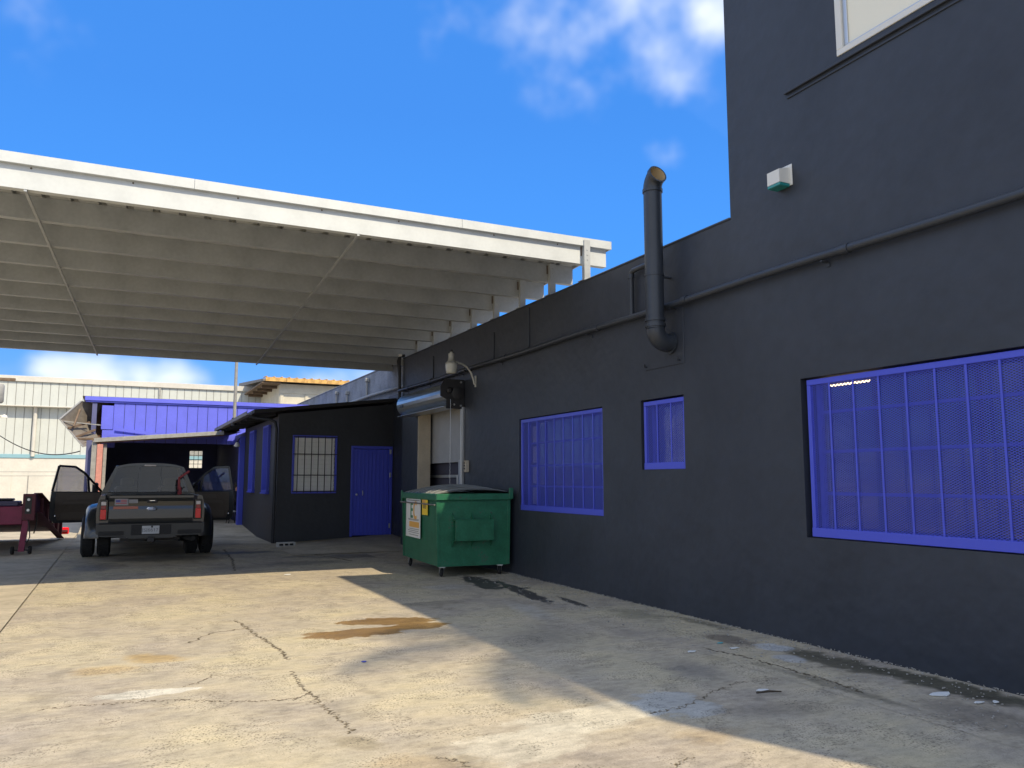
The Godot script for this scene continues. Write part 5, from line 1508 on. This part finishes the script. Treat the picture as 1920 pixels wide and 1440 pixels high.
	# doors, opened outwards about their front hinge
	for s in [-1.0, 1.0]:
		var hinge := Vector3(s * 0.95, 0, -3.02)
		var ang: float = deg_to_rad(78.0 if s < 0 else 74.0)
		# local door frame: u from the hinge towards the latch edge
		var U := Vector3(0, 0, 1).rotated(Vector3.UP, -ang if s < 0 else ang)
		var tfd := Transform3D(Basis(U, Vector3.UP, U.cross(Vector3.UP)), hinge)
		var dm := MB.new()
		dm.prism(PackedVector2Array([Vector2(0.0, 0.56), Vector2(1.02, 0.56), Vector2(1.09, 0.66), Vector2(1.11, 1.0), Vector2(1.09, 1.29), Vector2(0.0, 1.27)]), tfd, 0.07)
		var door := put("door", dm, paint, T)
		var fm := MB.new()   # window frame loop
		for e in [[Vector2(0.03, 1.27), Vector2(0.42, 1.72)], [Vector2(0.42, 1.72), Vector2(0.62, 1.86)], [Vector2(0.62, 1.86), Vector2(0.96, 1.88)], [Vector2(0.96, 1.88), Vector2(1.07, 1.29)], [Vector2(0.30, 1.27), Vector2(0.34, 1.62)]]:
			fm.bar(tfd * Vector3(e[0].x, e[0].y, 0.035), tfd * Vector3(e[1].x, e[1].y, 0.035), 0.05, 0.06, tfd.basis.z)
		put("window_frame", fm, M.blackgloss, door)
		var gl := MB.new()
		gl.prism(PackedVector2Array([Vector2(0.33, 1.27), Vector2(1.05, 1.28), Vector2(0.95, 1.86), Vector2(0.63, 1.84), Vector2(0.43, 1.71), Vector2(0.35, 1.62)]), tfd * Transform3D(Basis.IDENTITY, Vector3(0, 0, 0.03)), 0.006)
		put("door_glass", gl, M.tintglass, door)
		# inner trim lies on the side that faced the cabin
		var side: float = 0.072 if s < 0 else -0.022
		var inner_sign: float = -1.0 if tfd.basis.z.x * s > 0.0 else 1.0
		var zt: float = 0.071 if inner_sign > 0 else -0.021
		var tr := MB.new()
		tr.prism(PackedVector2Array([Vector2(0.06, 0.62), Vector2(0.94, 0.62), Vector2(1.0, 0.80), Vector2(1.0, 1.26), Vector2(0.06, 1.25)]), tfd * Transform3D(Basis.IDENTITY, Vector3(0, 0, zt)), 0.02)
		put("door_trim", tr, M.trim, door)
		for e in [[0.16, 0.86, 0.98, 1.04, 0.045], [0.12, 0.9, 0.66, 0.80, 0.03], [0.2, 0.7, 1.10, 1.20, 0.012]]:
			var ar := MB.new()
			var zz: float = zt + (0.02 if inner_sign > 0 else -e[4])
			ar.prism(PackedVector2Array([Vector2(e[0], e[2]), Vector2(e[1], e[2]), Vector2(e[1] - 0.03, e[3]), Vector2(e[0] + 0.03, e[3])]), tfd * Transform3D(Basis.IDENTITY, Vector3(0, 0, zz)), e[4])
			put("armrest", ar, M.trim2, door)
		var lt := MB.new(); lt.lathe([[0.0, 0.01], [0.015, 0.008], [0.018, 0.0]], Transform3D(Basis(Quaternion(Vector3.UP, tfd.basis.z * inner_sign)), tfd * Vector3(0.99, 0.72, zt + 0.01 * inner_sign)), 10)
		put("latch", lt, M.chrome, door)
		var mi := MB.new()
		mi.box(tfd * Vector3(0.14, 1.34, 0.035) - tfd.basis.z * inner_sign * 0.16, Vector3(0.13, 0.30, 0.10), 0.03, tfd.basis)
		mi.bar(tfd * Vector3(0.10, 1.22, 0.035), tfd * Vector3(0.14, 1.26, 0.035) - tfd.basis.z * inner_sign * 0.16, 0.04, 0.04)
		put("mirror", mi, M.plastic, door)
	# red hoist in the bed
	var h := thing("bed_hoist", "red hoist arm standing in the bed of the dark pickup", "hoist", Vector3(1.20, 0.78, -19.55))
	var po := MB.new(); po.bar(Vector3(0, 0.0, 0), Vector3(-0.01, 0.83, 0), 0.05, 0.05, Vector3.BACK, 0.006)
	put("mast", po, M.redpaint, h)
	var bo := MB.new(); bo.bar(Vector3(-0.02, 0.81, 0), Vector3(0.20, 0.97, 0), 0.045, 0.05, Vector3.BACK, 0.006)
	put("boom", bo, M.redpaint, h)
	var cy := MB.new(); cy.tube([Vector3(0.03, 0.35, 0.03), Vector3(0.02, 0.62, 0.03)], 0.028, 10)
	put("ram", cy, M.redpaint, h)
	var kn := MB.new(); kn.tube([Vector3(-0.07, 0.52, 0.03), Vector3(0.12, 0.62, 0.03)], 0.010, 8); kn.tube([Vector3(-0.06, 0.30, 0.03), Vector3(-0.09, 0.45, 0.03), Vector3(-0.05, 0.55, 0.03)], 0.012, 8)
	put("lever", kn, M.blackmetal, h)
	part_box("foot", Vector3(-0.12, 0.0, -0.12), Vector3(0.12, 0.012, 0.12), M.redpaint, h, 0.003)

# ---------------------------------------------------------------- person sitting by the blue post
func build_person() -> void:
	var st := thing("work_stool", "low stool with pale seat edge beside the blue post", "stool", Vector3(3.24, 0.2, -27.05))
	var se := MB.new(); se.lathe([[0.0, 0.40], [0.17, 0.40], [0.18, 0.385], [0.18, 0.35], [0.0, 0.34]], Transform3D.IDENTITY, 20)
	put("seat", se, M.offwhite, st)
	for k in 4:
		var a := TAU * k / 4.0 + 0.6
		var l := MB.new(); l.tube([Vector3(cos(a) * 0.11, 0.345, sin(a) * 0.11), Vector3(cos(a) * 0.19, 0.0, sin(a) * 0.19)], 0.013, 8)
		put("leg", l, M.darksteel, st)
	var P := thing("person", "person in black shirt and dark trousers sitting on a stool, turned aside", "person", Vector3(3.24, 0.2, -27.05))
	# joints (local), facing +x with the head bent forward
	var dark := []   # clothes: [a, b, ra, rb]
	var hip := Vector3(-0.02, 0.47, 0); var chest := Vector3(0.04, 0.80, 0); var neck := Vector3(0.09, 0.95, 0)
	dark.append([hip, chest, 0.135, 0.150]); dark.append([chest, neck, 0.14, 0.075])
	for s in [-1.0, 1.0]:
		var h2: Vector3 = hip + Vector3(0.02, -0.01, s * 0.09); var knee: Vector3 = Vector3(0.36, 0.42, s * 0.15); var ank: Vector3 = Vector3(0.30, 0.07, s * 0.14)
		dark.append([h2, knee, 0.092, 0.062]); dark.append([knee, ank, 0.06, 0.042])
		dark.append([ank + Vector3(-0.02, -0.02, 0), ank + Vector3(0.17, -0.035, 0), 0.042, 0.032])
		var sh: Vector3 = Vector3(0.05, 0.88, s * 0.185); var elb: Vector3 = Vector3(0.13, 0.64, s * 0.23)
		dark.append([chest + Vector3(0, 0.07, s * 0.1), sh, 0.08, 0.062]); dark.append([sh, elb, 0.058, 0.046])
	put("clothing", blob(dark, 0.026, 0.05), M.cloth, P)
	var skin := []
	skin.append([neck + Vector3(0.0, -0.02, 0), neck + Vector3(0.05, 0.10, 0), 0.055, 0.052])
	skin.append([neck + Vector3(0.055, 0.16, 0), neck + Vector3(0.085, 0.235, 0), 0.082, 0.092])
	skin.append([neck + Vector3(0.12, 0.14, 0), neck + Vector3(0.15, 0.15, 0), 0.045, 0.028])
	skin.append([neck + Vector3(0.165, 0.20, 0), neck + Vector3(0.185, 0.175, 0), 0.014, 0.016])
	for s in [-1.0, 1.0]:
		skin.append([neck + Vector3(0.06, 0.20, s * 0.088), neck + Vector3(0.055, 0.165, s * 0.092), 0.016, 0.013])
	put("head", blob(skin, 0.011, 0.02), M.skin, P)
	var hands := []
	for s in [-1.0, 1.0]:
		var elb := Vector3(0.13, 0.64, s * 0.23); var wr := Vector3(0.34, 0.57, s * 0.12)
		hands.append([elb, wr, 0.040, 0.027]); hands.append([wr, wr + Vector3(0.07, -0.01, -s * 0.02), 0.030, 0.034])
		for k in 4:
			var b: Vector3 = wr + Vector3(0.09, -0.005 - 0.004 * k, s * (0.012 - k * 0.020))
			var L: float = [0.036, 0.042, 0.040, 0.030][k]
			hands.append([b, b + Vector3(L, -0.012, 0), 0.0095, 0.009]); hands.append([b + Vector3(L, -0.012, 0), b + Vector3(L + 0.02, -0.04, 0), 0.009, 0.008])
		hands.append([wr + Vector3(0.04, 0.01, s * 0.02), wr + Vector3(0.085, 0.025, s * 0.035), 0.011, 0.010])
	put("hands", blob(hands, 0.010, 0.012), M.skin, P)
	var hair := []
	hair.append([neck + Vector3(0.045, 0.245, 0), neck + Vector3(0.095, 0.285, 0), 0.092, 0.075]); hair.append([neck + Vector3(0.0, 0.20, 0), neck + Vector3(0.02, 0.25, 0), 0.06, 0.08])
	put("hair", blob(hair, 0.014, 0.03), M.hair, P)
# smooth union of tapered capsules, meshed as surface nets
func blob(bones: Array, cell: float, k: float) -> MB:
	var lo := Vector3(1e9, 1e9, 1e9); var hi := -lo
	for b in bones:
		var r: float = max(b[2], b[3]) + k + cell * 2
		for p in [b[0], b[1]]:
			lo = lo.min(p - Vector3.ONE * r); hi = hi.max(p + Vector3.ONE * r)
	var nx := int((hi.x - lo.x) / cell) + 2; var ny := int((hi.y - lo.y) / cell) + 2; var n3 := int((hi.z - lo.z) / cell) + 2
	var fld := PackedFloat32Array(); fld.resize(nx * ny * n3); fld.fill(1.0)
	for b in bones:
		var A: Vector3 = b[0]; var B: Vector3 = b[1]; var ab := B - A; var l2: float = max(ab.length_squared(), 1e-9)
		var r: float = max(b[2], b[3]) + k + cell * 2
		var q0 := ((A.min(B) - Vector3.ONE * r - lo) / cell).floor(); var q1 := ((A.max(B) + Vector3.ONE * r - lo) / cell).ceil()
		for ix in range(max(0, int(q0.x)), min(nx, int(q1.x) + 1)):
			for iy in range(max(0, int(q0.y)), min(ny, int(q1.y) + 1)):
				for iz in range(max(0, int(q0.z)), min(n3, int(q1.z) + 1)):
					var p := lo + Vector3(ix, iy, iz) * cell
					var t: float = clamp((p - A).dot(ab) / l2, 0.0, 1.0)
					var d: float = (p - A - ab * t).length() - lerp(b[2], b[3], t)
					var o := (ix * ny + iy) * n3 + iz
					var e := fld[o]
					var h: float = max(k - abs(d - e), 0.0) / k
					fld[o] = min(d, e) - h * h * k * 0.25
	var vid := {}
	var vp := PackedVector3Array(); var vn := PackedVector3Array()
	var at := func(x: int, y: int, z: int) -> float: return fld[(x * ny + y) * n3 + z]
	for ix in nx - 1:
		for iy in ny - 1:
			for iz in n3 - 1:
				var s := Vector3.ZERO; var c := 0
				var f := []
				for q in 8: f.append(at.call(ix + (q & 1), iy + ((q >> 1) & 1), iz + (q >> 2)))
				for e in [[0, 1], [2, 3], [4, 5], [6, 7], [0, 2], [1, 3], [4, 6], [5, 7], [0, 4], [1, 5], [2, 6], [3, 7]]:
					var a: float = f[e[0]]; var bb: float = f[e[1]]
					if (a < 0.0) != (bb < 0.0):
						var t := a / (a - bb)
						var pa := Vector3(e[0] & 1, (e[0] >> 1) & 1, e[0] >> 2); var pb := Vector3(e[1] & 1, (e[1] >> 1) & 1, e[1] >> 2)
						s += pa.lerp(pb, t); c += 1
				if c > 0:
					vid[(ix * ny + iy) * n3 + iz] = vp.size()
					vp.append(lo + (Vector3(ix, iy, iz) + s / c) * cell)
					vn.append(Vector3(f[1] + f[3] + f[5] + f[7] - f[0] - f[2] - f[4] - f[6], f[2] + f[3] + f[6] + f[7] - f[0] - f[1] - f[4] - f[5], f[4] + f[5] + f[6] + f[7] - f[0] - f[1] - f[2] - f[3]).normalized())
	var m := MB.new()
	var step := [ny * n3, n3, 1]
	for ix in range(1, nx - 1):
		for iy in range(1, ny - 1):
			for iz in range(1, n3 - 1):
				var a0: float = at.call(ix, iy, iz)
				for ax in 3:
					var a1: float = at.call(ix + (1 if ax == 0 else 0), iy + (1 if ax == 1 else 0), iz + (1 if ax == 2 else 0))
					if (a0 < 0.0) == (a1 < 0.0): continue
					var o := (ix * ny + iy) * n3 + iz
					var u: int = step[(ax + 1) % 3]; var w: int = step[(ax + 2) % 3]
					var q := [o - u - w, o - w, o, o - u]
					var ok := true
					for e in q:
						if not vid.has(e): ok = false
					if ok:
						var i0: int = vid[q[0]]; var i1: int = vid[q[1]]; var i2: int = vid[q[2]]; var i3: int = vid[q[3]]
						m.squad(vp[i0], vp[i1], vp[i2], vp[i3], vn[i0], vn[i1], vn[i2], vn[i3])
	return m

func make_materials() -> void:
	M.black = worn(lin_c(0.029, 0.034, 0.045), 0.18, 0.52, 0.22, 3, 0.0, 0.3)
	M.blackwall2 = worn(lin_c(0.026, 0.029, 0.036), 0.14, 0.55, 0.3, 5, 0.0, 0.3)
	M.blackroof = mat(lin(0.022, 0.022, 0.025), 0.7)
	M.pipe = mat(lin(0.030, 0.035, 0.044), 0.42)
	M.duct = worn(lin_c(0.030, 0.036, 0.046), 0.15, 0.40, 0.8, 8)
	M.lining = mat(lin(0.55, 0.42, 0.24), 0.7)
	M.roofing = worn(lin_c(0.35, 0.34, 0.32), 0.2, 0.9, 0.3, 9)
	M.inner = mat(lin(0.07, 0.07, 0.10), 0.8)
	M.blue = mat(lin(0.068, 0.090, 0.58), 0.42)
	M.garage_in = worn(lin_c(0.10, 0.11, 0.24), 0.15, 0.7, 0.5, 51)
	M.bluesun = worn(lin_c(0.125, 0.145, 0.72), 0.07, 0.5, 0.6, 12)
	M.glass = pane_mat(Color(0.55, 0.6, 0.7), 0.10)
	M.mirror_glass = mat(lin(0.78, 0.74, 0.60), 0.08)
	M.offwhite = mat(lin(0.66, 0.65, 0.60), 0.55)
	M.alu = mat(lin(0.55, 0.56, 0.56), 0.35, 0.85)
	M.chrome = mat(lin(0.80, 0.80, 0.82), 0.12, 1.0)
	M.hood = worn(lin_c(0.42, 0.47, 0.50), 0.10, 0.30, 1.2, 14, 0.85)
	M.blackmetal = mat(lin(0.018, 0.018, 0.020), 0.5)
	M.darksteel = mat(lin(0.05, 0.048, 0.046), 0.6, 0.3)
	M.cream = worn(lin_c(0.50, 0.44, 0.34), 0.12, 0.7, 1.0, 15)
	M.cream2 = worn(lin_c(0.60, 0.57, 0.47), 0.12, 0.8, 0.4, 16)
	M.greypanel = worn(lin_c(0.40, 0.41, 0.42), 0.08, 0.5, 0.8, 17)
	M.greywall = worn(lin_c(0.22, 0.235, 0.27), 0.30, 0.8, 0.5, 18, 0.0, 1.0)
	M.greypipe = worn(lin_c(0.30, 0.30, 0.29), 0.2, 0.6, 1.5, 19)
	M.galv = worn(lin_c(0.42, 0.445, 0.465), 0.12, 0.48, 0.6, 20, 0.35)
	M.galv_bright = worn(lin_c(0.55, 0.585, 0.60), 0.07, 0.5, 0.7, 21, 0.1)
	M.galv_dark = worn(lin_c(0.13, 0.10, 0.075), 0.3, 0.7, 2.5, 22, 0.1)
	M.galv_sheet = worn(lin_c(0.42, 0.435, 0.44), 0.15, 0.5, 0.7, 23, 0.35)
	M.gutter = worn(lin_c(0.20, 0.19, 0.17), 0.25, 0.6, 2.0, 24)
	M.louvre = mat(lin(0.86, 0.86, 0.82), 0.3)
	M.blockwhite = worn(lin_c(0.52, 0.50, 0.46), 0.15, 0.9, 4.0, 25)
	M.lampgrey = worn(lin_c(0.42, 0.42, 0.38), 0.12, 0.5, 3.0, 26, 0.2)
	M.lens = mat(lin(0.52, 0.53, 0.48), 0.25)
	M.pink = worn(lin_c(0.55, 0.24, 0.20), 0.15, 0.7, 2.0, 27)
	M.rust = worn(lin_c(0.15, 0.075, 0.05), 0.4, 0.9, 2.0, 28)
	M.oldsheet = worn(lin_c(0.19, 0.17, 0.145), 0.3, 0.7, 1.5, 29, 0.1)
	M.oldwood = worn(lin_c(0.17, 0.12, 0.08), 0.35, 0.9, 1.5, 30)
	M.orangewood = worn(lin_c(0.60, 0.36, 0.12), 0.3, 0.85, 1.2, 31)
	M.palegreen = worn(lin_c(0.52, 0.555, 0.54), 0.05, 0.55, 0.3, 32)
	M.paleblue = mat(lin(0.22, 0.40, 0.48), 0.6)
	M.whitewall = worn(lin_c(0.58, 0.57, 0.53), 0.09, 0.8, 0.3, 33)
	M.green = worn(lin_c(0.016, 0.128, 0.062), 0.25, 0.42, 0.9, 34)
	M.green.albedo_texture = ramp_tex([noise_img(256, 0.012, 34, 4), noise_img(256, 0.09, 41, 3)], [0.6, 0.4], [[0.15, Color(0.012, 0.095, 0.046)], [0.5, Color(0.016, 0.128, 0.062)], [0.68, Color(0.020, 0.145, 0.075)], [0.80, Color(0.062, 0.085, 0.058)], [1.0, Color(0.075, 0.062, 0.045)]], 256)
	M.lid = mat(lin(0.19, 0.20, 0.195), 0.38)
	M.railgrey = mat(lin(0.16, 0.15, 0.14), 0.6)
	M.signwhite = mat(lin(0.70, 0.70, 0.66), 0.5)
	M.signgreen = mat(lin(0.04, 0.20, 0.08), 0.5)
	M.signorange = mat(lin(0.75, 0.40, 0.08), 0.5)
	M.signyellow = mat(lin(0.80, 0.56, 0.03), 0.5)
	M.tyre = worn(lin_c(0.018, 0.018, 0.018), 0.2, 0.85, 3.0, 35)
	M.paint = mat(lin(0.012, 0.015, 0.017), 0.30); M.paint.clearcoat_enabled = true; M.paint.clearcoat = 0.7; M.paint.clearcoat_roughness = 0.07
	M.bumper = mat(lin(0.022, 0.026, 0.028), 0.35)
	M.plastic = mat(lin(0.016, 0.016, 0.017), 0.65)
	M.blackgloss = mat(lin(0.012, 0.012, 0.013), 0.15)
	M.carglass = pane_mat(Color(0.10, 0.12, 0.12), 0.45)
	M.tintglass = pane_mat(Color(0.32, 0.38, 0.62), 0.5)
	M.trim = worn(lin_c(0.12, 0.098, 0.08), 0.12, 0.8, 3.0, 36)
	M.trim2 = mat(lin(0.13, 0.108, 0.088), 0.75)
	M.redlens = mat(lin(0.88, 0.012, 0.022), 0.15)
	M.redlens2 = mat(lin(0.32, 0.03, 0.03), 0.2)
	M.whitelens = mat(lin(0.72, 0.66, 0.64), 0.2)
	M.platewhite = mat(lin(0.52, 0.54, 0.56), 0.5)
	M.sticker_base = mat(lin(0.30, 0.30, 0.32), 0.45)
	M.sticker_orange = mat(lin(0.50, 0.16, 0.10), 0.45)
	M.redpaint = mat(lin(0.38, 0.035, 0.045), 0.45)
	M.maroon = worn(lin_c(0.12, 0.020, 0.032), 0.3, 0.6, 1.2, 37)
	M.maroon_bright = worn(lin_c(0.25, 0.022, 0.07), 0.2, 0.5, 1.0, 38)
	M.traypurple = mat(lin(0.06, 0.05, 0.11), 0.5)
	M.cloth = mat(lin(0.018, 0.018, 0.020), 0.9)
	M.skin = mat(lin(0.42, 0.22, 0.16), 0.6)
	M.hair = mat(lin(0.02, 0.015, 0.012), 0.7)
	M.leaf = mat(lin(0.05, 0.10, 0.03), 0.6)
	M.glow = mat(lin(0.9, 0.85, 0.7), 0.5); M.glow.emission_enabled = true; M.glow.emission = Color(1.0, 0.88, 0.62); M.glow.emission_energy_multiplier = 4.0

func _ready() -> void:
	var cam := Camera3D.new()
	cam.name = "camera"; cam.fov = 50.986; cam.near = 0.05; cam.far = 1500.0
	cam.transform = Transform3D(Basis(Vector3.UP, -YAW) * Basis(Vector3.RIGHT, PITCH), EYE)
	add_child(cam); cam.current = true
	var env := Environment.new()
	env.background_mode = Environment.BG_SKY
	var sm := PanoramaSkyMaterial.new()
	sm.panorama = ImageTexture.create_from_image(sky_image())
	sm.energy_multiplier = 1.0
	var sk := Sky.new(); sk.sky_material = sm
	env.sky = sk
	env.background_energy_multiplier = 1.0
	env.ambient_light_source = Environment.AMBIENT_SOURCE_SKY
	env.tonemap_mode = Environment.TONE_MAPPER_LINEAR
	env.tonemap_exposure = 1.5
	env.sdfgi_enabled = true; env.ssao_enabled = true; env.ssil_enabled = true
	var we := WorldEnvironment.new(); we.name = "world_environment"; we.environment = env
	add_child(we)
	var sun := DirectionalLight3D.new()
	sun.name = "sun"; sun.light_energy = 1.06; sun.light_color = Color(1.0, 0.93, 0.80); sun.light_angular_distance = 0.55; sun.shadow_enabled = true
	sun.basis = Basis.looking_at(Vector3(-0.375, -1.0, -0.898).normalized(), Vector3.UP)
	add_child(sun)
	make_materials()
	build_ground()
	build_black()
	build_grey()
	build_canopy()
	build_office()
	build_garage()
	build_far()
	build_palm()
	build_pipes()
	build_truck()
	build_ramp()
	build_dumpster()
	build_person()
